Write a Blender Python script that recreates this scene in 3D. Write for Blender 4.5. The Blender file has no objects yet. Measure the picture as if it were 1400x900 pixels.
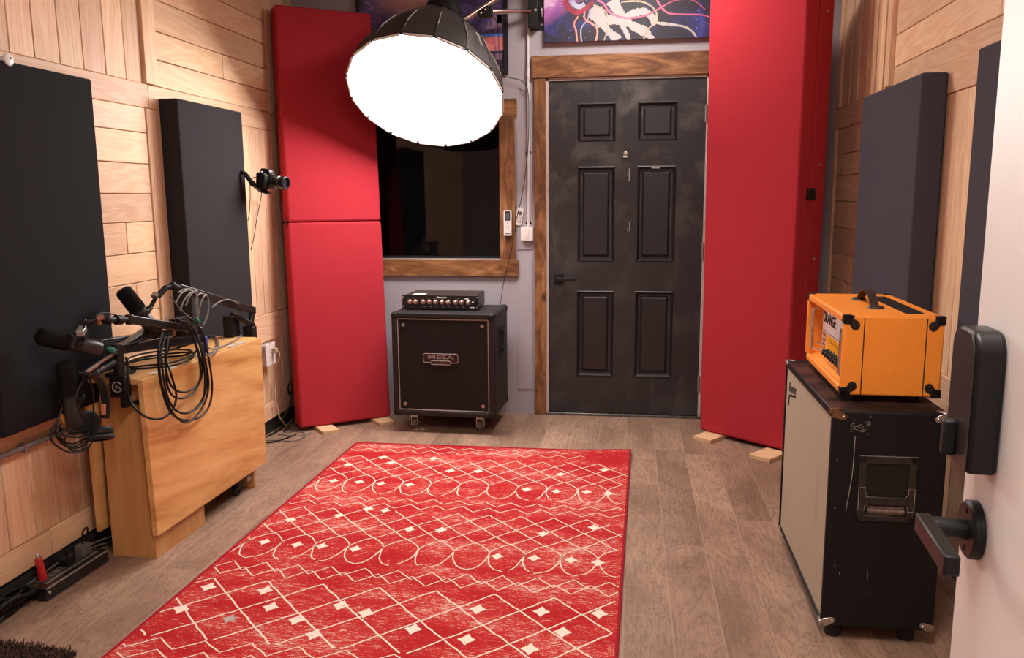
import bpy, math, random
from mathutils import Vector, Matrix
random.seed(7)
S = bpy.context.scene
COL = S.collection
PI = math.pi
# ---------------------------------------------------------------- camera
FPX, PITCH, YAW, ROLL, CH = 1122.64, .1592, .1427, -.0074, 1.3568
def cam_basis():
    cp, sp, cy, sy = math.cos(PITCH), math.sin(PITCH), math.cos(YAW), math.sin(YAW)
    f = Vector((-sy*cp, cy*cp, -sp)); r = Vector((cy, sy, 0)); u = r.cross(f)
    c, s = math.cos(ROLL), math.sin(ROLL)
    return f, c*r + s*u, c*u - s*r
CF, CR, CU = cam_basis()
cd = bpy.data.cameras.new('camera'); cam = bpy.data.objects.new('camera', cd); COL.objects.link(cam)
cam.matrix_world = Matrix((
    (CR.x, CU.x, -CF.x, 0), (CR.y, CU.y, -CF.y, 0), (CR.z, CU.z, -CF.z, CH), (0, 0, 0, 1)))
cd.sensor_width = 36; cd.lens = FPX/1400*36; cd.clip_start = .05; cd.clip_end = 50
S.camera = cam
S.view_settings.view_transform = 'Standard'; S.view_settings.look = 'None'
S.view_settings.gamma = 1; S.view_settings.use_curve_mapping = False
S.view_settings.exposure = 0.12
def ray(px, py): return CF + CR*(px-700)/FPX - CU*(py-450)/FPX
def at(px, py, ax, v):          # point of the room seen at a pixel, on the plane axis = v
    d = ray(px, py); o = Vector((0, 0, CH)); return o + d*((v-o[ax])/d[ax])
def atX(px, py, v): return at(px, py, 0, v)
def atY(px, py, v): return at(px, py, 1, v)
def atZ(px, py, v=0.): return at(px, py, 2, v)
# ---------------------------------------------------------------- node helper
class NT:
    def __init__(s, name):
        s.m = bpy.data.materials.new(name); s.m.use_nodes = True
        s.t = s.m.node_tree; s.b = s.t.nodes['Principled BSDF']
    def n(s, typ, **kw):
        nd = s.t.nodes.new('ShaderNode'+typ)
        for k, v in kw.items():
            if k.startswith('i_'):
                key = k[2:].replace('_', ' ')
                try: key = int(key)
                except ValueError: pass
                sock = nd.inputs[key]
                if isinstance(v, bpy.types.NodeSocket): s.t.links.new(v, sock)
                else: sock.default_value = v
            else: setattr(nd, k, v)
        return nd
    def math(s, op, a, b=0., c=0.):
        nd = s.t.nodes.new('ShaderNodeMath'); nd.operation = op
        for i, v in enumerate((a, b, c)):
            if isinstance(v, bpy.types.NodeSocket): s.t.links.new(v, nd.inputs[i])
            else: nd.inputs[i].default_value = v
        return nd.outputs[0]
    def vec(s, op, a, b):
        nd = s.t.nodes.new('ShaderNodeVectorMath'); nd.operation = op
        for i, v in enumerate((a, b)):
            if isinstance(v, bpy.types.NodeSocket): s.t.links.new(v, nd.inputs[i])
            else: nd.inputs[i].default_value = v
        return nd.outputs[0]
    def ramp(s, fac, stops, interp='LINEAR'):
        nd = s.t.nodes.new('ShaderNodeValToRGB'); s.t.links.new(fac, nd.inputs[0])
        e = nd.color_ramp.elements; nd.color_ramp.interpolation = interp
        while len(e) < len(stops): e.new(.5)
        for k, (p, c) in enumerate(stops):
            e[k].position = p; e[k].color = (*c, 1) if len(c) == 3 else c
        return nd.outputs[0]
    def mix(s, fac, a, b, blend='MIX'):
        nd = s.t.nodes.new('ShaderNodeMix'); nd.data_type = 'RGBA'; nd.blend_type = blend
        for i, v in ((0, fac), (6, a), (7, b)):
            if isinstance(v, bpy.types.NodeSocket): s.t.links.new(v, nd.inputs[i])
            elif i == 0: nd.inputs[0].default_value = v
            else: nd.inputs[i].default_value = (*v, 1)
        return nd.outputs[2]
    def coord(s): return s.n('TexCoord').outputs['Object']
    def mapping(s, v, scale=(1, 1, 1), rot=(0, 0, 0)):
        return s.n('Mapping', i_Vector=v, i_Scale=scale, i_Rotation=rot).outputs[0]
    def noise(s, v, scale=5., detail=4., rough=.5, dist=0.):
        return s.n('TexNoise', i_Vector=v, i_Scale=scale, i_Detail=detail, i_Roughness=rough, i_Distortion=dist).outputs[0]
    def set(s, **kw):
        names = dict(col='Base Color', rough='Roughness', metal='Metallic', normal='Normal', spec='Specular IOR Level',
                     sheen='Sheen Weight', coat='Coat Weight', trans='Transmission Weight', ior='IOR', emis='Emission Color', estr='Emission Strength')
        for k, v in kw.items():
            sock = s.b.inputs[names[k]]
            if isinstance(v, bpy.types.NodeSocket): s.t.links.new(v, sock)
            elif isinstance(v, tuple): sock.default_value = (*v, 1) if len(v) == 3 else v
            else: sock.default_value = v
        return s
    def bump(s, h, strength=.2, dist=.002):
        s.t.links.new(s.n('Bump', i_Height=h, i_Strength=strength, i_Distance=dist).outputs[0], s.b.inputs['Normal'])
        return s
def plain(name, col, rough=.5, metal=0., var=.08, scale=30., bump=0., **kw):
    m = NT(name); v = m.coord(); f = m.noise(v, scale, 4)
    lo = tuple(c*(1-var) for c in col); hi = tuple(min(1, c*(1+var)) for c in col)
    m.set(col=m.ramp(f, [(.3, lo), (.7, hi)]), rough=rough, metal=metal, **kw)
    if bump: m.bump(m.noise(v, scale*8, 2), bump, .001)
    return m.m
def fabric(name, col, rough=.95, bump=.35, weave=700., var=.1, sheen=.0):
    m = NT(name); v = m.coord()
    f = m.noise(v, 5, 5, .6); g = m.noise(v, weave*.5, 2, .7)
    c = m.mix(f, tuple(x*(1-var) for x in col), tuple(x*(1+var) for x in col))
    c2 = m.mix(m.math('MULTIPLY', g, .35), c, tuple(min(1, x*1.5+.004) for x in col))
    m.set(col=c2, rough=rough, spec=.2, sheen=sheen).bump(g, bump, .0015)
    return m.m
def wood(name, pale, mid, dark, axis='Y', rough=.55, knots=.35, var=.14, gs=1., rings=1., spec=.4, ox=0.):
    m = NT(name); v = m.coord()
    isl = m.n('NewGeometry').outputs['Random Per Island']
    off = m.n('CombineXYZ', i_X=m.math('MULTIPLY', isl, 41.+ox), i_Y=m.math('MULTIPLY', isl, 73.), i_Z=m.math('MULTIPLY', isl, 19.)).outputs[0]
    p = m.vec('ADD', v, off)
    st = {'X': (.12, 1, 1), 'Y': (1, .12, 1), 'Z': (1, 1, .12)}[axis]
    q = m.mapping(p, tuple(k*gs for k in st))
    big = m.noise(q, 5.5*rings, 3, .55, 1.2)
    rg = m.math('FRACT', m.math('MULTIPLY', big, 9.))
    rg = m.math('ABSOLUTE', m.math('SUBTRACT', rg, .5))
    st2 = {'X': (.03, 1, 1), 'Y': (1, .03, 1), 'Z': (1, 1, .03)}[axis]
    fine = m.noise(m.mapping(p, st2), 220*gs, 3, .6)
    blot = m.noise(p, 2.5, 3, .5)
    c = m.mix(m.math('MULTIPLY', rg, 1.9), mid, pale)
    c = m.mix(m.math('MULTIPLY', m.ramp(fine, [(.5, (0, 0, 0)), (.75, (1, 1, 1))]), .35), c, dark)
    c = m.mix(m.math('MULTIPLY', m.ramp(blot, [(.45, (0, 0, 0)), (.75, (1, 1, 1))]), .35), c, mid)
    if knots:
        kq = m.mapping(p, {'X': (.55, 1, 1), 'Y': (1, .55, 1), 'Z': (1, 1, .55)}[axis])
        kd = m.n('TexVoronoi', i_Vector=kq, i_Scale=3.3).outputs['Distance']
        k = m.ramp(kd, [(.0, (1, 1, 1)), (.05, (.8, .8, .8)), (.1, (.1, .1, .1)), (.2, (0, 0, 0))])
        c = m.mix(m.math('MULTIPLY', k, knots*1.6), c, dark)
    val = m.math('ADD', 1-var, m.math('MULTIPLY', m.math('FRACT', m.math('MULTIPLY', isl, 7.31)), 2*var))
    hs = m.n('HueSaturation', i_Hue=m.math('ADD', .493, m.math('MULTIPLY', m.math('FRACT', m.math('MULTIPLY', isl, 3.7)), .012)), i_Saturation=1., i_Value=val, i_Color=c)
    m.set(col=hs.outputs[0], rough=rough, spec=spec).bump(fine, .12, .001)
    return m.m
def stained(name, axis):
    m = NT(name); v = m.coord(); isl = m.n('NewGeometry').outputs['Random Per Island']
    p = m.vec('ADD', v, m.n('CombineXYZ', i_X=m.math('MULTIPLY', isl, 41.), i_Y=m.math('MULTIPLY', isl, 73.), i_Z=m.math('MULTIPLY', isl, 19.)).outputs[0])
    st = {'X': (.22, 1, 1), 'Z': (1, 1, .22)}[axis]; st2 = {'X': (.03, 1, 1), 'Z': (1, 1, .03)}[axis]
    a = m.noise(m.mapping(p, st), 16, 5, .62, 1.6); bl = m.noise(m.mapping(p, {'X': (.6, 1, 1), 'Z': (1, 1, .6)}[axis]), 6, 4, .6, .8); f = m.noise(m.mapping(p, st2), 160, 3, .6)
    c = m.ramp(a, [(.30, (.11, .040, .016)), (.45, (.20, .082, .030)), (.58, (.31, .140, .056)), (.74, (.44, .225, .105))])
    c = m.mix(m.math('MULTIPLY', m.ramp(bl, [(.52, (0, 0, 0)), (.74, (1, 1, 1))]), .75), c, (.055, .022, .012))
    c = m.mix(m.math('MULTIPLY', m.ramp(f, [(.5, (0, 0, 0)), (.75, (1, 1, 1))]), .3), c, (.05, .02, .01))
    kd = m.n('TexVoronoi', i_Vector=m.mapping(p, {'X': (.7, 1, 1), 'Z': (1, 1, .7)}[axis]), i_Scale=5.5).outputs['Distance']
    c = m.mix(m.ramp(kd, [(0, (1, 1, 1)), (.07, (.85, .85, .85)), (.16, (0, 0, 0))]), c, (.035, .014, .008))
    m.set(col=c, rough=.42, spec=.4).bump(f, .15, .001)
    return m.m
# ---------------------------------------------------------------- mesh helper
def frame(o, xd, yd):
    x = Vector(xd).normalized(); z = x.cross(Vector(yd)).normalized(); y = z.cross(x)
    return Matrix(((x.x, y.x, z.x, o[0]), (x.y, y.y, z.y, o[1]), (x.z, y.z, z.z, o[2]), (0, 0, 0, 1)))
def catmull(P, n=8, closed=False):
    P = [Vector(p) for p in P]; out = []; N = len(P)
    if N < 3: return P
    for i in range(N if closed else N-1):
        p0 = P[(i-1) % N] if closed or i > 0 else P[0]*2-P[1]
        p1 = P[i]; p2 = P[(i+1) % N]
        p3 = P[(i+2) % N] if closed or i+2 < N else P[-1]*2-P[-2]
        for k in range(n):
            t = k/n
            out.append(.5*((2*p1)+(p2-p0)*t+(2*p0-5*p1+4*p2-p3)*t*t+(3*p1-p0-3*p2+p3)*t**3))
    if not closed: out.append(P[-1])
    return out
class MB:
    def __init__(s): s.v = []; s.f = []; s.mi = []
    def add(s, vs, fs, mi=0, M=None):
        o = len(s.v)
        s.v += [(M @ Vector(v)) if M is not None else Vector(v) for v in vs]
        s.f += [tuple(o+i for i in f) for f in fs]; s.mi += [mi]*len(fs); return s
    def hexa(s, P, mi=0, M=None):    # 4 bottom (ccw from above) then 4 top
        return s.add(P, [(3, 2, 1, 0), (4, 5, 6, 7), (0, 1, 5, 4), (1, 2, 6, 5), (2, 3, 7, 6), (3, 0, 4, 7)], mi, M)
    def box(s, x0, x1, y0, y1, z0, z1, mi=0, M=None):
        return s.hexa([(x0, y0, z0), (x1, y0, z0), (x1, y1, z0), (x0, y1, z0), (x0, y0, z1), (x1, y0, z1), (x1, y1, z1), (x0, y1, z1)], mi, M)
    def frus(s, x0, x1, z0, z1, ya, yb, ins, mi=0, M=None):   # raised field: base at y=ya, face inset at y=yb
        return s.hexa([(x0, ya, z0), (x1, ya, z0), (x1-ins, yb, z0+ins), (x0+ins, yb, z0+ins), (x0, ya, z1), (x1, ya, z1), (x1-ins, yb, z1-ins), (x0+ins, yb, z1-ins)], mi, M)
    def cyl(s, a, b, r0, r1=None, n=20, mi=0, caps=True, M=None):
        a = Vector(a); b = Vector(b); r1 = r0 if r1 is None else r1
        d = (b-a).normalized(); u = d.orthogonal().normalized(); w = d.cross(u); vs = []
        for c, r in ((a, r0), (b, r1)):
            vs += [c+u*r*math.cos(2*PI*k/n)+w*r*math.sin(2*PI*k/n) for k in range(n)]
        fs = [(k, (k+1) % n, n+(k+1) % n, n+k) for k in range(n)]
        if caps: fs += [tuple(range(n-1, -1, -1)), tuple(range(n, 2*n))]
        return s.add(vs, fs, mi, M)
    def lathe(s, prof, a, d, n=32, mi=0, M=None, up=None):    # prof: (dist along d, radius)
        a = Vector(a); d = Vector(d).normalized(); u = d.orthogonal().normalized() if up is None else (Vector(up)-d*Vector(up).dot(d)).normalized(); w = d.cross(u); vs = []; fs = []
        for t, r in prof:
            vs += [a+d*t+(u*math.cos(2*PI*k/n)+w*math.sin(2*PI*k/n))*max(r, 1e-5) for k in range(n)]
        for i in range(len(prof)-1):
            fs += [(i*n+k, i*n+(k+1) % n, (i+1)*n+(k+1) % n, (i+1)*n+k) for k in range(n)]
        return s.add(vs, fs, mi, M)
    def tube(s, P, r, n=8, mi=0, smooth=8, closed=False, M=None, flat=1.):
        P = catmull(P, smooth, closed) if smooth else [Vector(p) for p in P]
        N = len(P); vs = []; u = None
        for i in range(N):
            t = (P[(i+1) % N]-P[i-1]) if (closed or 0 < i < N-1) else (P[1]-P[0] if i == 0 else P[-1]-P[-2])
            t = t.normalized() if t.length > 1e-9 else Vector((0, 0, 1))
            u = t.orthogonal().normalized() if u is None else (u-t*u.dot(t)).normalized()
            w = t.cross(u)
            vs += [P[i]+u*r*math.cos(2*PI*k/n)+w*r*flat*math.sin(2*PI*k/n) for k in range(n)]
        R = N if closed else N-1
        fs = [(i*n+k, i*n+(k+1) % n, ((i+1) % N)*n+(k+1) % n, ((i+1) % N)*n+k) for i in range(R) for k in range(n)]
        if not closed: fs += [tuple(range(n-1, -1, -1)), tuple(range((N-1)*n, N*n))]
        return s.add(vs, fs, mi, M)
    def bar(s, a, b, w, h, up=(0, 0, 1), mi=0):    # square bar from a to b
        a = Vector(a); b = Vector(b); d = (b-a).normalized(); x = d.cross(Vector(up)).normalized(); z = x.cross(d)
        P = []
        for zz in (-h/2, h/2):
            for c, q in ((a, -1), (a, 1), (b, 1), (b, -1)): P.append(c+x*q*w/2+z*zz)
        return s.hexa(P, mi)
    def ribbon(s, P, w, z, mi=0):      # flat stroke lying on a horizontal face
        vs = []
        for i, p in enumerate(P):
            t = (P[min(i+1, len(P)-1)]-P[max(i-1, 0)]).normalized(); nrm = Vector((-t.y, t.x, 0))*w/2
            vs += [p+nrm, p-nrm]
        vs = [Vector((v.x, v.y, z)) for v in vs]
        return s.add(vs, [(2*i, 2*i+1, 2*i+3, 2*i+2) for i in range(len(P)-1)], mi)
    def poly(s, P, d, mi=0, M=None):   # extrude polygon (list of 3D points) by vector d
        n = len(P); d = Vector(d); vs = [Vector(p) for p in P]+[Vector(p)+d for p in P]
        return s.add(vs, [tuple(range(n)), tuple(range(2*n-1, n-1, -1))]+[(k, n+k, n+(k+1) % n, (k+1) % n) for k in range(n)], mi, M)
    def sphere(s, c, r, mi=0, n=14, sc=(1, 1, 1)):
        c = Vector(c); pr = [(-math.cos(PI*i/n), math.sin(PI*i/n)) for i in range(n+1)]; vs = []; fs = []
        for t, q in pr: vs += [c+Vector((q*math.cos(2*PI*k/n)*sc[0], q*math.sin(2*PI*k/n)*sc[1], t*sc[2]))*r for k in range(n)]
        for i in range(n): fs += [(i*n+k, i*n+(k+1) % n, (i+1)*n+(k+1) % n, (i+1)*n+k) for k in range(n)]
        return s.add(vs, fs, mi)
    def build(s, name, mats, parent=None, bevel=0., seg=2, angle=35, fix=True):
        me = bpy.data.meshes.new(name)
        org = abs_loc(parent) if parent is not None else (sum(s.v, Vector())/len(s.v))
        if parent is None: org = Vector((org.x, org.y, min(v.z for v in s.v)))
        me.from_pydata([v-org for v in s.v], [], s.f)
        if not isinstance(mats, (list, tuple)): mats = [mats]
        for m in mats: me.materials.append(m)
        me.polygons.foreach_set('material_index', s.mi)
        if fix:
            import bmesh
            bm = bmesh.new(); bm.from_mesh(me); bmesh.ops.recalc_face_normals(bm, faces=bm.faces); bm.to_mesh(me); bm.free()
        me.shade_smooth(); me.set_sharp_from_angle(angle=math.radians(angle))
        o = bpy.data.objects.new(name, me); COL.objects.link(o)
        if parent is not None: o.parent = parent
        else: o.location = org
        if bevel:
            b = o.modifiers.new('bevel', 'BEVEL'); b.width = bevel; b.segments = seg; b.limit_method = 'ANGLE'; b.angle_limit = math.radians(40)
        return o
def abs_loc(o):
    p = Vector((0, 0, 0))
    while o is not None: p += o.location; o = o.parent
    return p
def tag(o, label, cat, group=None, kind=None):
    o['label'] = label; o['category'] = cat
    if group: o['group'] = group
    if kind: o['kind'] = kind
    return o
def thing(name, loc, label, cat, group=None):
    o = bpy.data.objects.new(name, None); COL.objects.link(o); o.location = loc; o.empty_display_size = .1
    return tag(o, label, cat, group)
def struct(o, label=None, cat=None):
    o['kind'] = 'structure'
    if label: o['label'] = label
    if cat: o['category'] = cat
    return o
def sempty(name, loc, label, cat): return struct(thing(name, loc, label, cat))
def text(s, name, size, M, mat, parent, bold=0., shear=0., ext=.0006, sx=1., align='CENTER'):
    cu = bpy.data.curves.new(name, 'FONT'); cu.body = s; cu.size = size; cu.offset = bold; cu.shear = shear; cu.extrude = ext
    cu.align_x = align; cu.align_y = 'CENTER'
    t = bpy.data.objects.new(name, cu); COL.objects.link(t)
    dg = bpy.context.evaluated_depsgraph_get(); dg.update()
    me = bpy.data.meshes.new_from_object(t.evaluated_get(dg)); bpy.data.objects.remove(t)
    me.transform(Matrix.Translation(-abs_loc(parent)) @ M @ Matrix.Diagonal((sx, 1, 1, 1)))
    me.materials.clear(); me.materials.append(mat)
    o = bpy.data.objects.new(name, me); COL.objects.link(o); o.parent = parent
    return o
# ---------------------------------------------------------------- materials
D = 5.024; XL = -2.07; XR = 1.15; CEIL = 2.78
PINE = [(.80, .555, .365), (.70, .43, .255), (.36, .17, .08)]
M_ph = wood('pale_cedar_horizontal', *PINE, axis='Y')
M_pv = wood('pale_cedar_vertical', *PINE, axis='Z', var=.15)
M_px = wood('pale_cedar_across', *PINE, axis='X')
M_sx = stained('stained_pine_across', 'X')
M_sz = stained('stained_pine_upright', 'Z')
m = NT('orange_beech_laminate'); v = m.mapping(m.coord(), (1, 1, 1), (math.radians(9), 0, 0))
a = m.noise(m.mapping(v, (1, .13, 1)), 11, 5, .62, .4); f = m.noise(m.mapping(v, (1, .03, 1)), 90, 3, .6)
c = m.ramp(a, [(.30, (.46, .20, .058)), (.42, (.64, .33, .115)), (.58, (.76, .44, .175)), (.75, (.82, .52, .24))])
c = m.mix(m.math('MULTIPLY', m.ramp(f, [(.5, (0, 0, 0)), (.75, (1, 1, 1))]), .25), c, (.34, .14, .04))
m.set(col=c, rough=.38, spec=.4); M_table = m.m
M_tabz = wood('orange_beech_laminate_shaded', (.60, .33, .12), (.50, .24, .075), (.28, .11, .03), axis='Z', knots=0, rough=.38, var=.05, gs=.8, rings=.5)  # darker copy of the laminate, shade on the upright panels painted in
M_shim = wood('raw_pine_block', (.74, .50, .30), (.64, .40, .22), (.4, .2, .1), axis='X', knots=0)
M_grey = fabric('lavender_grey_paint', (.36, .33, .365), rough=.8, bump=.08, weave=300, var=.03)
M_ceil = plain('ceiling_paint', (.42, .40, .38), .9, var=.02)
M_dark = plain('dark_subwall', (.02, .02, .022), .35)
M_black = plain('satin_black', (.010, .0095, .0095), .42, var=.2, spec=.3)
M_blackm = plain('matte_black_plastic', (.008, .0078, .0078), .55, var=.2, spec=.3)
M_rub = plain('rubber_black', (.014, .013, .013), .75)
M_foam = plain('mic_foam_black', (.009, .008, .008), .95, scale=200, bump=.6, spec=.1)
M_cab = plain('cable_black', (.006, .0055, .0055), .55, spec=.25)
M_chrome = plain('chrome', (.75, .74, .73), .18, 1., var=.03)
M_steel = plain('brushed_steel', (.5, .48, .46), .35, 1., var=.05)
M_bronze = plain('worn_bronze_metal', (.42, .26, .15), .35, 1., var=.25, scale=60)
M_white = plain('white_plastic', (.72, .68, .66), .4, var=.02)
M_doorw = plain('offwhite_door_paint', (.80, .76, .74), .45, var=.03, scale=4, bump=.05)
M_jamb = plain('primed_jamb', (.55, .45, .42), .6, var=.1)
M_red = fabric('red_burlap', (.38, .024, .036), bump=.5, weave=500, var=.07)
M_blackf = fabric('black_acoustic_fabric', (.011, .010, .012), bump=.3, weave=600)
M_blackf2 = fabric('soft_black_acoustic_fabric', (.020, .018, .020), bump=.3, weave=600)
M_charf = fabric('charcoal_acoustic_fabric', (.052, .046, .058), bump=.3, weave=600)
M_greyf = plain('grey_cable', (.16, .145, .135), .5)
M_green = plain('green_velcro', (.02, .14, .09), .8)
M_purple = plain('violet_velcro', (.05, .04, .22), .8)
M_redp = plain('red_plastic', (.42, .012, .015), .35)
M_cord = plain('beige_cord', (.42, .30, .22), .5)
M_gold = plain('brass_plug', (.75, .48, .16), .3, 1.)
M_smoke = plain('lcd_grey', (.10, .10, .11), .2)
M_orange_led = plain('orange_mark', (.6, .2, .03), .5)
M_galv = plain('galvanised_conduit', (.30, .28, .27), .45, .6)
# ------------------------------------------------ floor
m = NT('hickory_plank_floor'); v = m.coord(); sp = m.n('SeparateXYZ', i_Vector=v)
PW = .155
u = m.math('DIVIDE', m.math('SUBTRACT', sp.outputs[0], .137), PW)
row = m.math('FLOOR', u); fu = m.math('FRACT', u)
rn = m.n('TexWhiteNoise', noise_dimensions='1D', i_W=row).outputs['Value']
w = m.math('ADD', m.math('DIVIDE', sp.outputs[1], 1.25), m.math('MULTIPLY', rn, 5.))
cell = m.math('FLOOR', w); fw = m.math('FRACT', w)
idv = m.n('CombineXYZ', i_X=row, i_Y=cell).outputs[0]
rid = m.n('TexWhiteNoise', noise_dimensions='2D', i_Vector=idv)
off = m.vec('MULTIPLY', rid.outputs['Color'], (31., 57., 11.))
p = m.vec('ADD', v, off)
q = m.mapping(p, (1, .35, 1))
big = m.noise(q, 9, 4, .6, 1.6)
ring = m.math('ABSOLUTE', m.math('SUBTRACT', m.math('FRACT', m.math('MULTIPLY', big, 8.)), .5))
line = m.ramp(ring, [(0, (1, 1, 1)), (.10, (.45, .45, .45)), (.22, (0, 0, 0))])
fine = m.noise(m.mapping(p, (1, .06, 1)), 150, 3, .6)
blot = m.noise(m.mapping(p, (1, .5, 1)), 3.2, 4, .6, .6)
c = m.ramp(blot, [(.28, (.20, .118, .080)), (.5, (.32, .200, .140)), (.72, (.44, .285, .200))])
c = m.mix(m.math('MULTIPLY', line, .5), c, (.10, .058, .040))
c = m.mix(m.math('MULTIPLY', m.ramp(fine, [(.45, (0, 0, 0)), (.75, (1, 1, 1))]), .45), c, (.10, .065, .05))
val = m.math('ADD', .92, m.math('MULTIPLY', rid.outputs['Value'], .16))
c = m.n('HueSaturation', i_Hue=.5, i_Saturation=1.0, i_Value=val, i_Color=c).outputs[0]
edge = m.math('MINIMUM', fu, m.math('SUBTRACT', 1., fu))
seam = m.ramp(edge, [(0, (1, 1, 1)), (.012, (1, 1, 1)), (.022, (0, 0, 0))])
e2 = m.math('MULTIPLY', m.math('MINIMUM', fw, m.math('SUBTRACT', 1., fw)), 8.)
seam2 = m.ramp(e2, [(0, (1, 1, 1)), (.008, (1, 1, 1)), (.016, (0, 0, 0))])
c = m.mix(m.math('MULTIPLY', seam, .45), c, (.40, .28, .20))  # bevel highlight along the plank seams painted in as a paler tone
c = m.mix(m.math('MULTIPLY', seam2, .3), c, (.38, .26, .19))
m.set(col=c, rough=m.math('ADD', .40, m.math('MULTIPLY', fine, .22)), spec=.4)
m.bump(m.math('SUBTRACT', m.math('MULTIPLY', fine, .3), seam), .25, .0015)
M_floor = m.m
MB().box(-2.25, 1.35, -1.6, 5.25, -.06, 0).build('floor', M_floor)['kind'] = 'structure'
struct(bpy.data.objects['floor'])
struct(MB().box(-2.25, 1.35, -1.6, 5.25, CEIL, CEIL+.05).build('ceiling', M_ceil))
# ------------------------------------------------ side walls, board by board
def stack(mb, x0, x1, ys, zs, mi, gap=.0014):
    for a, b in zip(ys[:-1], ys[1:]):
        for c, d in zip(zs[:-1], zs[1:]): mb.box(x0, x1, a+gap, b-gap, c+gap, d-gap, mi)
def rng(a, b, w):
    n = max(1, round((b-a)/w)); return [a+(b-a)*k/n for k in range(n+1)]
W = MB()
W.box(XL-.14, XL-.018, 0, D+.1, 0, CEIL, 2)
f0, f1 = XL-.018, XL
stack(W, f0, f1, [.0, .12, .25, .37, .50, .62, .75, .88, 1.0, 1.13, 1.25, 1.38, 1.5, 1.63, 1.75, 1.88, 2.0, 2.12, 2.24, 2.36, 2.48, 2.602, 2.722, 2.853, 2.987, 3.123, 3.255, 3.372], [1.848, CEIL], 1)
W.box(f0, f1+.016, 3.374, 3.472, 1.85, CEIL, 1)
zs = [1.848, 1.965, 2.087, 2.222, 2.348, 2.469, 2.59, CEIL]
for i in range(7):
    ys = [3.476, 3.9+.5*((i*37) % 5)/5, 4.632] if i in (1, 4) else [3.476, 4.632]
    stack(W, f0, f1, ys, zs[i:i+2], 0)
stack(W, f0, f1, [4.632, 4.72, 4.81, 4.90, D], [1.848, CEIL], 1)
for a, b in ((0, 1.4), (1.4, 3.40), (3.40, D)): W.box(f0, f1+.004, a+.001, b-.001, 1.748, 1.848, 0)
zs = [.70, .79, .88, 1.009, 1.134, 1.265, 1.383, 1.51, 1.641, 1.748]
for i in range(9):
    ys = {4: [2.1, 3.17, 3.372], 2: [2.1, 3.21, 3.372]}.get(i, [2.1, 2.6, 3.372])
    stack(W, f0, f1, ys, zs[i:i+2], 0)
W.box(f0, f1+.006, 3.374, 3.478, .702, 1.746, 1)
stack(W, f0, f1, [3.48, 3.6, 3.73, 3.85, 3.98, 4.1, 4.21, 4.33, 4.43, 4.53, 4.63, 4.73, 4.83, 4.93, D], [.70, 1.748], 1)
stack(W, f0, f1, rng(0, 2.1, .125), [.70, 1.748], 1)
for a, b in ((0, 2.0), (2.0, 3.8), (3.8, D)): W.box(f0, f1+.008, a+.001, b-.001, .545, .70, 0)
stack(W, f0, f1, rng(0, 2.372, .125)+[2.501, 2.624, 2.75, 2.87, 3.0, 3.12, 3.24, 3.37, 3.5, 3.62, 3.75, 3.87, 4.0, 4.12, 4.25, 4.38, 4.5, 4.63, 4.75, 4.88, D], [.18, .545], 1)
for a, b in ((0, 2.56), (2.56, 4.0), (4.0, D)): W.box(f0, f1+.006, a+.001, b-.001, .082, .18, 0)
W.box(XL-.02, XL-.004, 0, D, 0, .078, 2)
struct(W.build('wall_left', [M_ph, M_pv, M_dark], bevel=.0025, seg=1))
W = MB()
W.box(XR+.018, XR+.14, 0, D+.1, 0, CEIL, 2)
f0, f1 = XR, XR+.018
zs = [1.832, 1.913, 2.049, 2.211, 2.34, 2.48, 2.63, CEIL]
for i in range(7):
    cut = 2.75+.8*((i*41) % 5)/5
    stack(W, f0, f1, [.0, 1.4, cut, 3.985], zs[i:i+2], 0)
W.box(f0-.02, f1, 3.987, 4.06, 1.834, CEIL, 1)
yv = [4.06, 4.13, 4.20, 4.266, 4.33, 4.392, 4.499, 4.57, 4.64, 4.73, 4.822, 4.90]
for k in range(len(yv)-1): W.box(f0-(.006 if k % 2 else 0), f1, yv[k]+.002, yv[k+1]-.002, 1.834, 2.25+.2*(k % 3) if k in (6, 7) else CEIL, 1)
for k in (6, 7): W.box(f0+.004, f1, yv[k]+.002, yv[k+1]-.002, 2.256+.2*(k % 3), CEIL, 1)
W.box(f0-.014, f1, 4.90, 4.945, 1.834, CEIL, 1); W.box(f0, f1, 4.947, D, 1.834, CEIL, 1)
for a, b in ((0, 2.2), (2.2, 4.05), (4.05, D)): W.box(f0-.006, f1, a+.001, b-.001, 1.72, 1.832, 0)
zs = [.70, .80, .891, 1.034, 1.178, 1.322, 1.462, 1.578, 1.72]
for i in range(8):
    cut = 4.25+.45*((i*29) % 5)/5
    stack(W, f0, f1, [4.1, cut, 4.94], zs[i:i+2], 0)
W.box(f0-.012, f1, 4.942, 4.985, .70, 1.718, 1); W.box(f0+.01, f1, 4.985, D, .70, 1.718, 2)
stack(W, f0, f1, [.0, .5, .62, .75, .87, 1.0, 1.12, 1.25, 1.37, 1.5, 1.62, 1.75, 1.87, 2.0, 2.12, 2.25, 2.37, 2.5, 2.62, 2.75, 2.87, 3.0, 3.115, 3.23, 3.35, 3.47, 3.6, 3.72, 3.85, 3.97, 4.1], [.70, 1.72], 1)
for a, b in ((0, 2.2), (2.2, 4.05), (4.05, D)): W.box(f0-.008, f1, a+.001, b-.001, .545, .70, 0)
stack(W, f0, f1, rng(0, D, .125), [.18, .545], 1)
for a, b in ((0, 2.2), (2.2, 4.05), (4.05, D)): W.box(f0-.006, f1, a+.001, b-.001, .04, .18, 0)
struct(W.build('wall_right', [M_ph, M_pv, M_dark], bevel=.0025, seg=1))
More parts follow.
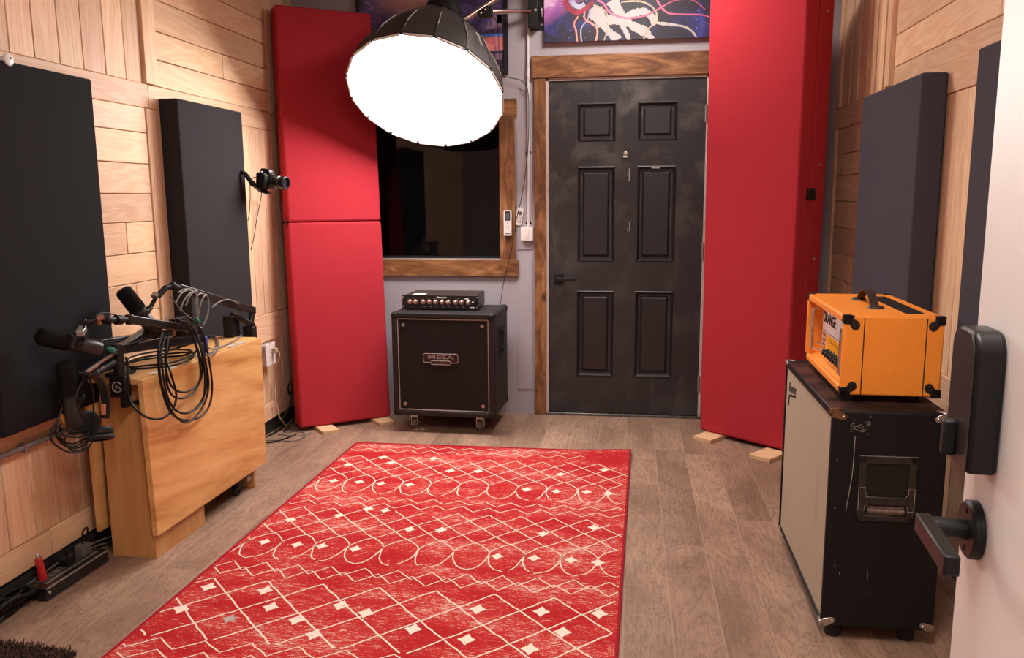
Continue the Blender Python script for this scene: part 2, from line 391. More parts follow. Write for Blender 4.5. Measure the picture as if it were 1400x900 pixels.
# ------------------------------------------------ back wall with window and door openings
W = MB(); T = .12
WX0, WX1, WZ0, WZ1 = -1.90, -.790, .980, 1.835
DX0, DX1, DZ = -.506, .444, 2.05
W.box(XL-.1, WX0, D, D+T, 0, CEIL); W.box(WX0, WX1, D, D+T, 0, WZ0); W.box(WX0, WX1, D, D+T, WZ1, CEIL)
W.box(WX1, DX0, D, D+T, 0, CEIL); W.box(DX0, DX1, D, D+T, DZ, CEIL); W.box(DX1, XR+.1, D, D+T, 0, CEIL)
W.box(-.684, -.594, D-.006, D, .16, 1.03); W.box(-.684, -.594, D-.006, D, 1.04, 1.785)
struct(W.build('wall_back', M_grey))
# front wall (behind the camera) with the doorway the camera stands in, and the hall behind it
W = MB()
W.box(-2.2, -.68, -.12, 0, 0, CEIL); W.box(.33, 1.3, -.12, 0, 0, CEIL); W.box(-.68, .33, -.12, 0, 2.1, CEIL)
struct(W.build('wall_front', M_grey))
W = MB(); W.box(-2.2, 1.3, -1.6, -1.5, 0, CEIL); W.box(-2.25, -2.2, -1.6, -.12, 0, CEIL); W.box(1.3, 1.35, -1.6, -.12, 0, CEIL)
struct(W.build('wall_hall', M_grey))
# window
win = sempty('window_1', (-1.345, D, WZ0), 'dark night window in a stained pine frame', 'window')
g = NT('window_glass'); g.set(col=(.9, .92, .95), rough=.02, trans=1., ior=1.33, spec=.5)
MB().box(WX0, WX1, D+.045, D+.051, WZ0, WZ1).build('window_pane', g.m, win)
f = MB(); f.box(WX0, WX1, D+.03, D+.07, WZ0, WZ0+.014); f.box(WX0, WX1, D+.03, D+.07, WZ1-.03, WZ1); f.box(WX1-.014, WX1, D+.03, D+.07, WZ0, WZ1); f.box(WX0, WX0+.02, D+.03, D+.07, WZ0, WZ1)
f.build('window_sash', M_black, win)
f = MB(); f.box(-2.02, -.680, D-.022, D, 1.836, 1.940, 0); f.box(-2.02, -.677, D-.022, D, .872, .979, 0)
f.box(-.790, -.694, D-.019, D, .979, 1.836, 1); f.box(-2.0, -1.90, D-.019, D, .979, 1.836, 1)
f.build('window_casing', [M_sx, M_sz], win, bevel=.003)
W = MB(); W.box(-2.15, -.5, D+1.2, D+1.25, .5, 2.3); W.box(-2.2, -2.15, D+T, D+1.25, .5, 2.3); W.box(-.5, -.45, D+T, D+1.25, .5, 2.3)
W.box(-2.2, -.45, D+T, D+1.25, .45, .5); W.box(-2.2, -.45, D+T, D+1.25, 2.3, 2.35)
struct(W.build('night_backdrop_box', plain('night_black', (.008, .008, .009), .9)))  # black box added behind the pane to keep the window dark
# black six-panel door
mm = NT('black_door_scuffs_and_sheen'); v = mm.coord()
n1 = mm.noise(v, 4.5, 4, .6, .4); n2 = mm.noise(mm.mapping(v, (1, 1, .25)), 9, 5, .65, 1.); n3 = mm.noise(v, 60, 3, .6)
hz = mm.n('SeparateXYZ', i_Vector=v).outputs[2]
up = mm.math('ADD', .35, mm.math('MULTIPLY', mm.ramp(mm.math('DIVIDE', hz, 2.05), [(.45, (0, 0, 0)), (.85, (1, 1, 1))]), .65))  # worn smudges grow paler with height, lamp sheen painted into the colour
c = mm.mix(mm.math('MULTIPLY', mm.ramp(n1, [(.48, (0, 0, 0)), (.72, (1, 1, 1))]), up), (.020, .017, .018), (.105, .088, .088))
c = mm.mix(mm.math('MULTIPLY', mm.ramp(n2, [(.6, (0, 0, 0)), (.8, (1, 1, 1))]), .35), c, (.13, .115, .11))
c = mm.mix(mm.ramp(n3, [(.76, (0, 0, 0)), (.8, (1, 1, 1))]), c, (.25, .22, .2))
mm.set(col=c, rough=mm.math('ADD', .42, mm.math('MULTIPLY', n1, .25)), spec=.5)
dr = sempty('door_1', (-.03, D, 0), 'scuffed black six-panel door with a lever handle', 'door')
x0, x1 = -.488, .426
cols = [(-.318, -.093), (.036, .265)]
rows = [(.252, .787), (.965, 1.535), (1.680, 1.905)]
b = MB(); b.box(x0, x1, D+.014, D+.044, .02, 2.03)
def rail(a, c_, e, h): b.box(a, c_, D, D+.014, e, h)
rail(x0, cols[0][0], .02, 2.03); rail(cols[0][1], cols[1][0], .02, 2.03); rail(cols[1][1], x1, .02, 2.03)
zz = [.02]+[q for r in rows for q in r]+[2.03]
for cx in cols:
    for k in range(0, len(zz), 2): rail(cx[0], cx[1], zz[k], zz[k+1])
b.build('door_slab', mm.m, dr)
b = MB()
for cx in cols:
    for r in rows:
        a, c_, e, h = cx[0], cx[1], r[0], r[1]
        # raised moulding round the panel
        for (p0, p1, p2, p3) in (((a, e), (c_, e), (c_-.018, e+.018), (a+.018, e+.018)), ((a, h), (c_, h), (c_-.018, h-.018), (a+.018, h-.018)),
                                 ((a, e), (a, h), (a+.018, h-.018), (a+.018, e+.018)), ((c_, e), (c_, h), (c_-.018, h-.018), (c_-.018, e+.018))):
            P = [(*q,) for q in (p0, p1, p2, p3)]
            b.add([(P[0][0], D, P[0][1]), (P[1][0], D, P[1][1]), (P[2][0], D+.010, P[2][1]), (P[3][0], D+.010, P[3][1]),
                   ((P[0][0]*.6+P[3][0]*.4), D-.005, (P[0][1]*.6+P[3][1]*.4)), ((P[1][0]*.6+P[2][0]*.4), D-.005, (P[1][1]*.6+P[2][1]*.4))],
                  [(0, 1, 5, 4), (4, 5, 2, 3)])
        b.frus(a+.032, c_-.032, e+.032, h-.032, D+.0135, D+.003, .012)
b.build('door_panel_moulding', plain('black_gloss_moulding', (.018, .016, .017), .40), dr, fix=False)
h = MB(); hx, hzz = -.430, .861
h.box(hx-.030, hx+.030, D-.010, D, hzz-.032, hzz+.032); h.cyl((hx, D-.01, hzz), (hx, D-.05, hzz), .012); h.box(hx-.014, hx+.112, D-.058, D-.044, hzz-.010, hzz+.010)
h.build('lever_handle', M_blackm, dr, bevel=.003)
h = MB(); h.lathe([(0, .0), (0, .017), (.004, .017), (.012, .012), (.014, 0)], (-.034, D, 1.608), (0, -1, 0), mi=0); h.box(-.046, -.022, D-.006, D, 1.585, 1.60); h.build('door_viewer', M_chrome, dr)
for hz_ in (1.83, 1.03, .22):
    h = MB(); h.box(x1-.004, x1+.014, D-.004, D+.004, hz_-.05, hz_+.05); h.cyl((x1+.006, D-.008, hz_-.05), (x1+.006, D-.008, hz_+.05), .006); h.build('door_hinge', M_steel, dr)
h = MB(); h.box(-.10, -.094, D-.0012, D, 1.30, 1.33); h.box(-.005, .0, D-.0012, D, 1.15, 1.205); h.box(-.012, -.006, D-.0012, D, 1.45, 1.52); h.box(-.015, -.011, D-.0012, D, 1.14, 1.17); h.box(.12, .17, D-.0065, D-.005, 1.519, 1.526)
h.build('paint_chips', plain('pale_scuff', (.35, .33, .3), .7), dr)
j = MB(); j.box(DX0, x0-.003, D-.008, D+.05, 0, 2.05); j.box(x1+.003, DX1, D-.008, D+.05, 0, 2.05); j.box(DX0, DX1, D-.008, D+.05, 2.034, 2.05)
struct(j.build('trim_1', M_jamb)); 
j = MB(); j.box(DX0, DX1, D-.015, D+.08, 0, .016); struct(j.build('trim_2', plain('worn_threshold_metal', (.16, .15, .14), .4, .8, var=.4, scale=20), bevel=.003))
j = MB(); j.box(-.578, DX0-.001, D-.02, D, 0, 2.048, 1); j.box(-.592, .54, D-.024, D, 2.050, 2.178, 0); j.box(DX1+.001, .53, D-.02, D, 0, 2.048, 1)
struct(j.build('trim_3', [M_sx, M_sz], bevel=.003))
# ------------------------------------------------ red hinged acoustic panels
def sofbox(mb, F, n, t, mi=0):      # F: 4 front corners bl, br, tr, tl ; n: into depth
    n = Vector(n)*t; bl, br, tr, tl = [Vector(q) for q in F]
    mb.hexa([bl, br, br+n, bl+n, tl, tr, tr+n, tl+n], mi)
RF = [Vector((-1.900, 4.447, .022)), Vector((-1.447, 4.777, .022)), Vector((-1.525, 4.89, 2.43)), Vector((-1.980, 4.570, 2.43))]
nl = Vector((-.588, .809, 0))
lo = lambda a, b, t: a+(b-a)*t
th = thing('hinged_acoustic_panel', (-1.72, 4.68, .022), 'tall red fabric panel standing in the corner left of the window, split mid-height', 'acoustic panel')
tm = .498
b = MB(); sofbox(b, [RF[0], RF[1], lo(RF[1], RF[2], tm), lo(RF[0], RF[3], tm)], nl, .130); b.build('lower_panel', M_red, th, bevel=.014, seg=3)
b = MB(); sofbox(b, [lo(RF[0], RF[3], tm+.001), lo(RF[1], RF[2], tm+.001), RF[2], RF[3]], nl, .130); b.build('upper_panel', M_red, th, bevel=.014, seg=3)
def hingeplate(th, c, xd, yd, w, h, name='panel_hinge'):
    M = frame(c, xd, yd); p = MB(); p.box(-w/2, w/2, -h/2, h/2, -.001, .0025, 0, M); p.cyl((0, -h/2, .003), (0, h/2, .003), .0025, n=8, M=M)
    for sx in (-1, 1):
        for sy in (-1, 1): p.cyl((sx*w*.34, sy*h*.32, .002), (sx*w*.34, sy*h*.32, .0045), .0028, n=8, mi=1, M=M)
    return p.build(name, [M_black, M_steel], th)
e = (RF[1]-RF[0]).normalized()
lc = lo(RF[0], RF[3], tm)
hingeplate(th, lc+nl*.022-e*.002, nl, (0, 0, 1), .022, .065)
lc = lo(RF[0], RF[3], .775)
hingeplate(th, lc+nl*.10-e*.002, nl, (0, 0, 1), .020, .045, 'screw_plate')
GF = [Vector((.414, 4.700, .022)), Vector((.827, 4.335, .022)), Vector(atY(1107, -35, 4.29)), Vector(atY(971, -35, 4.63))]
GF[2].z = GF[3].z = 2.42
nr = Vector((.66, .75, 0)).normalized()
th = thing('hinged_acoustic_panel', (.62, 4.55, .022), 'tall red fabric acoustic panel pair folded back to back right of the black door', 'acoustic panel')
b = MB(); sofbox(b, GF, nr, .115); b.build('front_panel', M_red, th, bevel=.014, seg=3)
b = MB(); sofbox(b, [q+nr*.118 for q in GF], nr, .135); b.build('rear_panel', M_red, th, bevel=.012, seg=3)
sd = (GF[1]-GF[0]).normalized()
hz_ = atX(1109, 265, .92)
c = lo(GF[1], GF[2], (hz_.z-.022)/2.4)+nr*.117+sd*.003
hingeplate(th, c, nr, (0, 0, 1), .085, .058)
for tt in (.42, .62, .93):
    c = lo(GF[1], GF[2], tt)+nr*.185+sd*.001; p = MB(); p.sphere(c, .006, n=8); p.build('upholstery_pin', M_steel, th)
def block(px, py, w, d, yaw, lab):
    c = atZ(px, py, .011); M = Matrix.Translation((c.x, c.y, 0)) @ Matrix.Rotation(yaw, 4, 'Z')
    p = MB(); p.box(-w/2, w/2, -d/2, d/2, 0, .0195, 0, M); o = p.build('wooden_block', M_shim, bevel=.001, seg=1)
    tag(o, lab, 'wood block', 'wooden blocks under the red panels')
block(446, 586, .10, .17, .7, 'small pale wooden block under the left red panel, the one nearer the folding table')
block(522, 575, .10, .17, .7, 'small pale wooden block under the left red panel, beside the castered speaker cabinet')
block(971, 597, .12, .17, -.7, 'small pale wooden block under the right red panel, at the black door side')
block(1050, 622, .12, .17, -.7, 'small pale wooden block under the right red panel, beside the cream-fronted speaker cabinet')
# ------------------------------------------------ charcoal wall panels
def wallpanel(x0, x1, y0, y1, z0, z1, lab, mt, bev=.008):
    p = MB(); p.box(x0, x1, y0, y1, z0, z1); o = p.build('wall_acoustic_panel', mt, bevel=bev, seg=3); tag(o, lab, 'acoustic panel', 'charcoal wall panels')
wallpanel(XL+.006, -1.97, 2.28, 2.88, .606, 1.797, 'large charcoal fabric panel on the left wall, the one nearest the viewer', M_blackf)
wallpanel(XL+.006, -1.975, 3.47, 4.085, .60, 1.797, 'charcoal fabric panel on the left wall behind the table, left of the small camera', M_blackf2)
wallpanel(1.05, XR-.008, 3.295, 4.082, .58, 1.797, 'charcoal fabric panel on the right wall behind the orange amplifier', M_charf)
wallpanel(1.05, XR-.008, 2.06, 2.80, .58, 1.797, 'charcoal fabric panel on the right wall, partly hidden by the white door', M_charf)
p = MB(); c = atX(9, 81, -1.975)
p.lathe([(0, 0), (0, .02), (.006, .02), (.008, .016), (.008, 0)], (-1.972, c.y, 1.802), (1, 0, 0)); p.box(-1.99, -1.972, c.y-.018, c.y+.018, 1.797, 1.812)
p.cyl((-1.966, c.y+.004, 1.806), (-1.963, c.y+.004, 1.806), .004, mi=1)
tag(p.build('cable_clip', [M_white, M_black]), 'small round white plastic clip on top of the large charcoal wall panel', 'clip')
# ------------------------------------------------ red trellis rug
m = NT('distressed_red_pile'); v = m.coord()
s1 = m.noise(m.mapping(v, (.13, 1, 1)), 230, 4, .7, .3)
s2 = m.noise(m.mapping(v, (.35, 1, 1)), 7, 4, .6)
s3 = m.noise(v, 420, 2, .7)
base = m.mix(m.ramp(s2, [(.38, (0, 0, 0)), (.62, (1, 1, 1))]), (.44, .022, .026), (.54, .040, .032))
thr = m.math('ADD', m.math('MULTIPLY', s1, 1.), m.math('ADD', m.math('MULTIPLY', s2, .50), m.math('MULTIPLY', s3, .55)))
thr = m.math('DIVIDE', thr, 2.05)
c = m.mix(m.ramp(thr, [(.552, (0, 0, 0)), (.566, (1, 1, 1))]), base, (.70, .52, .45))
c = m.mix(m.ramp(thr, [(.42, (1, 1, 1)), (.45, (0, 0, 0))]), c, (.40, .014, .020))
m.set(col=c, rough=1., spec=.05).bump(m.noise(v, 500, 2, .7), .6, .003)
M_rug = m.m
m = NT('cream_pile_line'); v = m.coord()
s = m.noise(m.mapping(v, (.25, 1, 1)), 90, 4, .7)
m.set(col=m.mix(m.ramp(s, [(.62, (0, 0, 0)), (.68, (1, 1, 1))]), (.82, .68, .58), (.58, .16, .12)), rough=1., spec=.1)
M_line = m.m
M_bind = fabric('crimson_binding', (.28, .008, .02))
RA = math.radians(1.15)      # rug heading
RO = Vector((-1.494, 4.262, 0)); ru = Vector((1, .005, 0)); rv = Vector((-.0195, -1, 0))
RWd, RLn = 1.512, 2.45
def rp(u, v_, z=0.): q = RO+ru*u+rv*v_; return Vector((q.x, q.y, z))
th = thing('area_rug', rp(RWd/2, RLn/2), 'distressed red rug with cream trellis and diamond pattern on the plank floor', 'rug')
b = MB(); NX, NY = 30, 48; zt = .0085
vs = []; fs = []
for j in range(NY+1):
    for i in range(NX+1):
        u_, w_ = RWd*i/NX, RLn*j/NY
        lift = .012*math.exp(-((u_-RWd)**2+(w_)**2)/.03)
        vs.append(rp(u_, w_, zt+lift))
for j in range(NY):
    for i in range(NX):
        k = j*(NX+1)+i; fs.append((k, k+1, k+NX+2, k+NX+1))
b.add(vs, fs)
b.hexa([rp(0, RLn, .0005), rp(RWd, RLn, .0005), rp(RWd, 0, .0005), rp(0, 0, .0005), rp(0, RLn, .007), rp(RWd, RLn, .007), rp(RWd, 0, .007), rp(0, 0, .007)])
rr = random.Random(3); zl = zt+.0012
def stroke(P, w=.0062):
    Q = []
    for a, c_ in zip(P[:-1], P[1:]):
        L_ = math.dist(a, c_); k = max(1, int(L_/.022))
        for i in range(k): t = i/k; Q.append((a[0]+(c_[0]-a[0])*t+rr.uniform(-.0022, .0022), a[1]+(c_[1]-a[1])*t+rr.uniform(-.0022, .0022)))
    Q.append(P[-1]); Q = [q for q in Q if 0.004 < q[0] < RWd-.004 and .004 < q[1] < RLn-.004]
    if len(Q) > 1:
        # break the stroke where a point was clipped
        run = [Q[0]]
        for q in Q[1:]:
            if math.dist(q, run[-1]) > .06:
                if len(run) > 1: b.ribbon([rp(x, y) for x, y in run], w, zl, 1)
                run = [q]
            else: run.append(q)
        if len(run) > 1: b.ribbon([rp(x, y) for x, y in run], w, zl, 1)
def uv(x, y):   # world to rug
    v_ = (RO.y-y); return (x-(RO.x-.0195*v_), v_)
def zig(y0, amp, per, ph=0):
    P = []; n = int(RWd/per*2)+3
    for k in range(n): P.append((ph+(k-1)*per/2, uv(0, y0)[1]+(amp if k % 2 else -amp)+rr.uniform(-.004, .004)))
    stroke(P, .0048)
def lattice(ytop, ypin, ybot, per, ph, keep):
    # peaks at the top; both legs of every peak run down to the pinch row, where they swell into open loops
    vt, vp, vb = [uv(0, q)[1] for q in (ytop, ypin, ybot)]; n = int(RWd/per)+5
    for k in range(-4, n):
        x = ph+k*per
        for s in (-1, 1):
            x2 = x+s*2.5*per+rr.uniform(-.006, .006); P = []
            t0 = .12 if (k*5+s) % 7 == 0 else 0.
            for t in (t0, .2, .4, .6, .74): P.append((x+s*2.5*per*t, vt+(vp-vt)*t))
            for t in (.84, .92, 1.): u = (t-.74)/.26; P.append((x+s*2.5*per*(.74+.26*(1.6*u-.6*u*u)), vt+(vp-vt)*t))
            E_ = 8 if (k+s) % 3 else 6
            for q in range(1, E_): th_ = q*PI/2/6.2; P.append((x2-s*per*(.36+.16*((k*3+s) % 4)/3)*(1-math.cos(th_)), vp+(vb-vp)*math.sin(min(th_, PI/2))+(.0 if q < 7 else .008)))
            stroke(P, .0050)
    return
def mark(u_, v_, r=.02, grey=0):
    P = []
    for k in range(8):
        a = k*PI/4; q = r*(1.15 if k % 2 == 0 else .68); P.append(rp(u_+q*math.cos(a)*1.0, v_+q*math.sin(a)*1.15, zl+.0003))
    b.add(P, [tuple(range(8))], 2 if grey else 1)
zig(4.205, .022, .115, .02); zig(4.135, .026, .115, .05)
lattice(4.04, 3.66, 3.50, .139, .10, 0)
zig(3.425, .026, .118, .0); zig(3.355, .026, .118, .03)
lattice(3.30, 2.93, 2.78, .139, .10, 0)
zig(2.705, .034, .128, .0); zig(2.665, .034, .128, .064)
per = .205; vt, vb = uv(0, 2.60)[1], uv(0, 2.20)[1]
for k in range(-2, 10):
    x = .06+k*per
    for s in (-1, 1): stroke([(x, vt), (x+s*per, vt+(vb-vt)*.52), (x+s*per*1.95, vb)], .006)
zig(2.165, .03, .15, .03); zig(2.10, .03, .15, .06); zig(1.98, .04, .2, .0)
for x, y in [(-1.41, 3.88), (-1.2, 3.94), (-.87, 3.85), (-.73, 3.86), (-.32, 3.86), (-.11, 3.95), (-1.4, 3.64), (-1.27, 3.64), (-1.16, 3.63), (-1.02, 3.63), (-.46, 3.63), (-.32, 3.62), (-.18, 3.63), (-.08, 3.62),
             (-1.41, 3.15), (-1.22, 3.22), (-.88, 3.11), (-.75, 3.12), (-.33, 3.13), (-.13, 3.22), (-1.42, 2.92), (-1.28, 2.91), (-1.18, 2.91), (-1.04, 2.90), (-.48, 2.9), (-.34, 2.9), (-.2, 2.9), (-.1, 2.89),
             (-1.45, 2.53), (-1.24, 2.53), (-.94, 2.46), (-.84, 2.42), (-.48, 2.49), (-.27, 2.5), (-.08, 2.51), (-1.46, 2.37), (-1.17, 2.42), (-1.05, 2.35), (-.96, 2.27), (-.66, 2.34), (-.48, 2.3), (-.28, 2.27), (-.19, 2.38),
             (-1.12, 3.31), (-1.04, 3.30), (-1.27, 4.02), (-1.0, 4.03)]:
    mark(*uv(x, y), .026 if y < 2.6 else .023)
mark(*uv(-1.27, 2.33), .022, 1)
b.build('rug_pile', [M_rug, M_line, plain('faded_grey_pile', (.42, .36, .33), 1.)], th, fix=False)
def edge_tube(P, nm):
    t = MB(); t.tube(P, .0062, 8, smooth=0); t.build(nm, M_bind, th)
edge_tube([rp(RWd*k/20, 0, .0062+.012*math.exp(-(RWd*(1-k/20))**2/.03)) for k in range(21)], 'binding')
edge_tube([rp(RWd, RLn*k/20, .0062+.012*math.exp(-(RLn*k/20)**2/.03)) for k in range(21)], 'binding')
edge_tube([rp(0, RLn*k/20, .0062) for k in range(21)], 'binding')
# dark brown shag rug at the very front left
b = MB(); b.box(-2.04, -1.70, 1.10, 2.06, 0, .02); rs = random.Random(11); 
for k in range(9000):
    x = rs.uniform(-2.05, -1.62); y = rs.uniform(1.75, 2.085)
    if y > 2.085-.5*max(0, x+1.83)**2-.0*x: continue
    a = rs.uniform(0, 2*PI); l = rs.uniform(.008, .018)
    p0 = Vector((x, y, .012)); p1 = p0+Vector((math.cos(a)*l, math.sin(a)*l, rs.uniform(.010, .022)))
    q = Vector((-math.sin(a), math.cos(a), 0))*.0016; b.add([p0-q*1.5, p0+q*1.5, p1+q, p1-q], [(0, 1, 2, 3)])
b.box(-1.70, -1.63, 1.1, 2.05, 0, .014)
tag(b.build('shag_rug', plain('dark_brown_shag', (.055, .025, .018), 1., var=.5, scale=90), fix=False), 'dark brown shaggy rug edge at the lower left corner of the view', 'rug')
# ------------------------------------------------ castered bass cabinet
M_tolex = plain('black_vinyl_tolex', (.018, .015, .015), .5, scale=350, bump=.5, var=.2, spec=.3)
M_pipe = plain('grey_piping', (.30, .24, .22), .5)
M_grillk = fabric('black_grille_cloth', (.016, .013, .013), weave=500)
th = thing('castered_speaker_cabinet', (-1.05, 4.74, 0), 'square black speaker cabinet on casters standing under the window', 'speaker cabinet')
Mm = Matrix.Translation((-1.353, 4.528, .101)) @ Matrix.Rotation(-.031, 4, 'Z')
w_, d_, h_ = .604, .42, .606
b = MB()
b.box(0, w_, .018, d_, 0, h_, 0, Mm)
o = b.build('cabinet_shell', M_tolex, th, bevel=.014, seg=3)
b = MB()
for q in ((0, .03, 0, h_), (w_-.03, w_, 0, h_), (.03, w_-.03, 0, .03), (.03, w_-.03, h_-.03, h_)): b.box(q[0], q[1], 0, .03, q[2], q[3], 0, Mm)
b.build('front_rim', M_tolex, th, bevel=.006)
b = MB(); b.box(.034, w_-.034, .006, .025, .034, h_-.034, 0, Mm); b.build('grille', M_grillk, th)
b = MB()
i0, i1 = .036, .036
for P in (((i0, i0), (w_-i0, i0)), ((w_-i0, i0), (w_-i0, h_-i0)), ((w_-i0, h_-i0), (i0, h_-i0)), ((i0, h_-i0), (i0, i0))):
    b.cyl((P[0][0], .006, P[0][1]), (P[1][0], .006, P[1][1]), .0035, n=8, M=Mm)
b.build('piping', M_pipe, th)
for sx in (.07, w_-.07):
    for sz in (.07, h_-.07):
        s_ = MB(); s_.cyl((sx, .006, sz), (sx, .001, sz), .010, n=14, M=Mm); s_.cyl((sx, .001, sz), (sx, -.003, sz), .005, n=10, M=Mm); s_.build('grille_screw', M_steel, th)
for sx in (0, 1):
    for sz in (0, 1):
        for sy in (0, 1):
            cmb = MB(); X0 = -.003 if sx == 0 else w_-.042; Z0 = -.003 if sz == 0 else h_-.042; Y0 = -.003 if sy == 0 else d_-.042
            cmb.box(X0, X0+.045, Y0, Y0+.045, Z0, Z0+.045, 0, Mm); cmb.build('corner_cap', M_blackm, th, bevel=.015, seg=3)
# badge
bd = MB(); cx, cz = .288, .345
def rrect(cx, cz, w, h, r, n=5):
    P = []
    for (sx, sz, a0) in ((1, 1, 0), (-1, 1, PI/2), (-1, -1, PI), (1, -1, 1.5*PI)):
        for k in range(n+1): a = a0+k*PI/2/n; P.append(Vector((cx+sx*(w/2-r)+r*math.cos(a), 0, cz+sz*(h/2-r)+r*math.sin(a))))
    return P
def ring(mb, P, y, r, M, mi=0): mb.tube([Vector((q.x, y, q.z)) for q in P], r, 6, mi, smooth=0, closed=True, M=M)
plate = rrect(cx, cz, .205, .052, .010); bd.poly([Vector((q.x, .0055, q.z)) for q in plate], (0, -.003, 0), 1, Mm); ring(bd, plate, .0025, .0022, Mm)
pl2 = rrect(cx, cz-.026, .118, .022, .010); bd.poly([Vector((q.x, .0045, q.z)) for q in pl2], (0, -.004, 0), 1, Mm); ring(bd, pl2, .0005, .0018, Mm)
bo = bd.build('badge', [M_pipe, plain('badge_black', (.02, .012, .012), .4)], th)
text('MESA', 'lettering', .031, Mm @ frame((cx, .002, cz+.006), (1, 0, 0), (0, 0, 1)), M_pipe, bo, bold=.0004, sx=2.1)
text('ENGINEERING', 'lettering', .010, Mm @ frame((cx, .0, cz-.0265), (1, 0, 0), (0, 0, 1)), M_bronze, bo, bold=.0002, sx=1.25)
# side recessed handle
hd = MB(); hy0, hy1, hz0, hz1 = .16, .27, .33, .50; xs = w_
for q in ((hy0, hy1, hz0, hz0+.022), (hy0, hy1, hz1-.022, hz1), (hy0, hy0+.02, hz0, hz1), (hy1-.02, hy1, hz0, hz1)): hd.box(xs-.002, xs+.006, q[0], q[1], q[2], q[3], 0, Mm)
hd.box(xs+.0003, xs+.001, hy0+.02, hy1-.02, hz0+.022, hz1-.022, 1, Mm); hd.cyl((xs+.004, hy0+.02, hz0+.05), (xs+.004, hy1-.02, hz0+.05), .010, mi=0, M=Mm)  # flat black sheet paints the dark of the handle opening
hd.build('side_handle', [M_blackm, plain('handle_void_shade', (.002, .002, .002), 1.)], th, bevel=.002)
M_wheel = plain('grey_rubber_wheel', (.12, .10, .09), .6)
for cxx, cyy in ((.105, .075), (.50, .075), (.105, .35), (.50, .35)):
    k = MB(); k.box(cxx-.045, cxx+.045, cyy-.035, cyy+.035, -.006, 0, 0, Mm); k.cyl((cxx, cyy, -.006), (cxx, cyy, -.018), .018, M=Mm)
    k.box(cxx-.021, cxx-.017, cyy-.012, cyy+.03, -.075, -.014, 0, Mm); k.box(cxx+.017, cxx+.021, cyy-.012, cyy+.03, -.075, -.014, 0, Mm); k.box(cxx-.021, cxx+.021, cyy-.016, cyy+.016, -.022, -.014, 0, Mm)
    k.cyl((cxx-.024, cyy+.018, -.064), (cxx+.024, cyy+.018, -.064), .006, M=Mm)
    ko = k.build('caster', M_steel, th)
    t = MB(); t.lathe([(-.013, .018), (-.013, .031), (-.008, .037), (.008, .037), (.013, .031), (.013, .018)], Mm @ Vector((cxx, cyy+.018, -.064)), Mm.to_3x3() @ Vector((1, 0, 0)), 28); t.build('wheel', M_wheel, ko)
# tape scrap next to the caster
c = atZ(574, 587, .0005); p = MB(); p.box(c.x-.03, c.x-.008, c.y-.012, c.y+.012, .0002, .0012); p.box(c.x, c.x+.03, c.y-.014, c.y+.014, .0002, .0012)
tag(p.build('tape_scrap', M_white), 'tiny pair of white tape scraps on the floor beside the left front caster', 'tape')
# ------------------------------------------------ rack bass amplifier on top
zt_ = .7085
th = thing('rack_amplifier', (-1.10, 4.80, zt_), 'black rack amplifier with ten chrome knobs on top of the square black cabinet', 'amplifier')
Mp = Matrix.Translation((-1.318, 4.655, zt_)) @ Matrix.Rotation(-.012, 4, 'Z'); w_, d_, h_ = .452, .27, .086
b = MB(); b.box(.012, w_-.012, .003, d_, .006, h_, 0, Mp); b.build('chassis', plain('dark_bronze_metal', (.045, .032, .030), .38, .3), th, bevel=.002)
b = MB(); b.box(-.004, w_+.004, -.004, .003, .004, h_+.001, 0, Mp); fp = b.build('front_plate', plain('panel_black', (.010, .009, .010), .35), th, bevel=.001)
for x in (.05, .086, .135, .176, .216, .256, .297, .345, .384, .426):
    x = x*.93
    k = MB(); k.lathe([(0, .0125), (.004, .0125), (.006, .010), (.018, .0095), (.020, .007), (.020, 0)], Mp @ Vector((x, -.004, .047)), Mp.to_3x3() @ Vector((0, -1, 0)), 20); k.box(x-.001, x+.001, -.0255, -.022, .047, .056, 1, Mp); k.lathe([(0, .0145), (.002, .0145), (.002, .012)], Mp @ Vector((x, -.0042, .047)), Mp.to_3x3() @ Vector((0, -1, 0)), 20, 2)
    k.build('knob', [M_chrome, M_blackm, plain('copper_ring', (.55, .16, .06), .3, .8)], th)
text('Premier', 'front_lettering', .014, Mp @ frame((.235, -.0045, .074), (1, 0, 0), (0, 0, 1)), M_white, fp, bold=.0004, shear=.4, sx=1.35)
M_gp = plain('grey_print', (.3, .28, .27), .5)
for x in (.05, .125, .165, .20, .24, .275, .32, .36): k = MB(); k.box(x, x+.013, -.0047, -.004, .018, .0205, 0, Mp); k.build('printed_mark', M_gp, fp)
for x in (.03, .065, .12, .15, .19, .33, .37): k = MB(); k.box(x, x+.008, -.0047, -.004, .066, .068, 0, Mp); k.build('printed_mark', M_gp, fp)
for q in ((.375, .398, -.0047, -.004, .064, .070), (.405, .432, -.0047, -.004, .014, .020)): k = MB(); k.box(*q, 0, Mp); k.build('printed_mark', M_white, fp)
k = MB(); k.box(.418, .428, -.008, -.004, .045, .052, 0, Mp); k.build('power_switch', M_white, fp)
for x in (.004, w_-.012):
    k = MB(); k.tube([Mp @ Vector((x, -.004, .022)), Mp @ Vector((x, -.022, .026)), Mp @ Vector((x, -.022, .062)), Mp @ Vector((x, -.004, .068))], .0035, 8, smooth=3); k.build('rack_handle', M_steel if x < .1 else M_blackm, th)
for x in (.004, w_-.004):
    for z_ in (.018, .076): k = MB(); k.cyl(Mp @ Vector((x, -.004, z_)), Mp @ Vector((x, -.0065, z_)), .005, n=10); k.build('rack_screw', M_chrome, th)
k = MB(); k.box(.055, .13, .015, .075, h_-.0002, h_+.0012, 0, Mp); k.build('sticker', M_white, th)
for x in (.04, w_-.04):
    for y in (.04, d_-.04): k = MB(); k.cyl(Mp @ Vector((x, y, 0)), Mp @ Vector((x, y, .006)), .012); k.build('foot', M_rub, th)
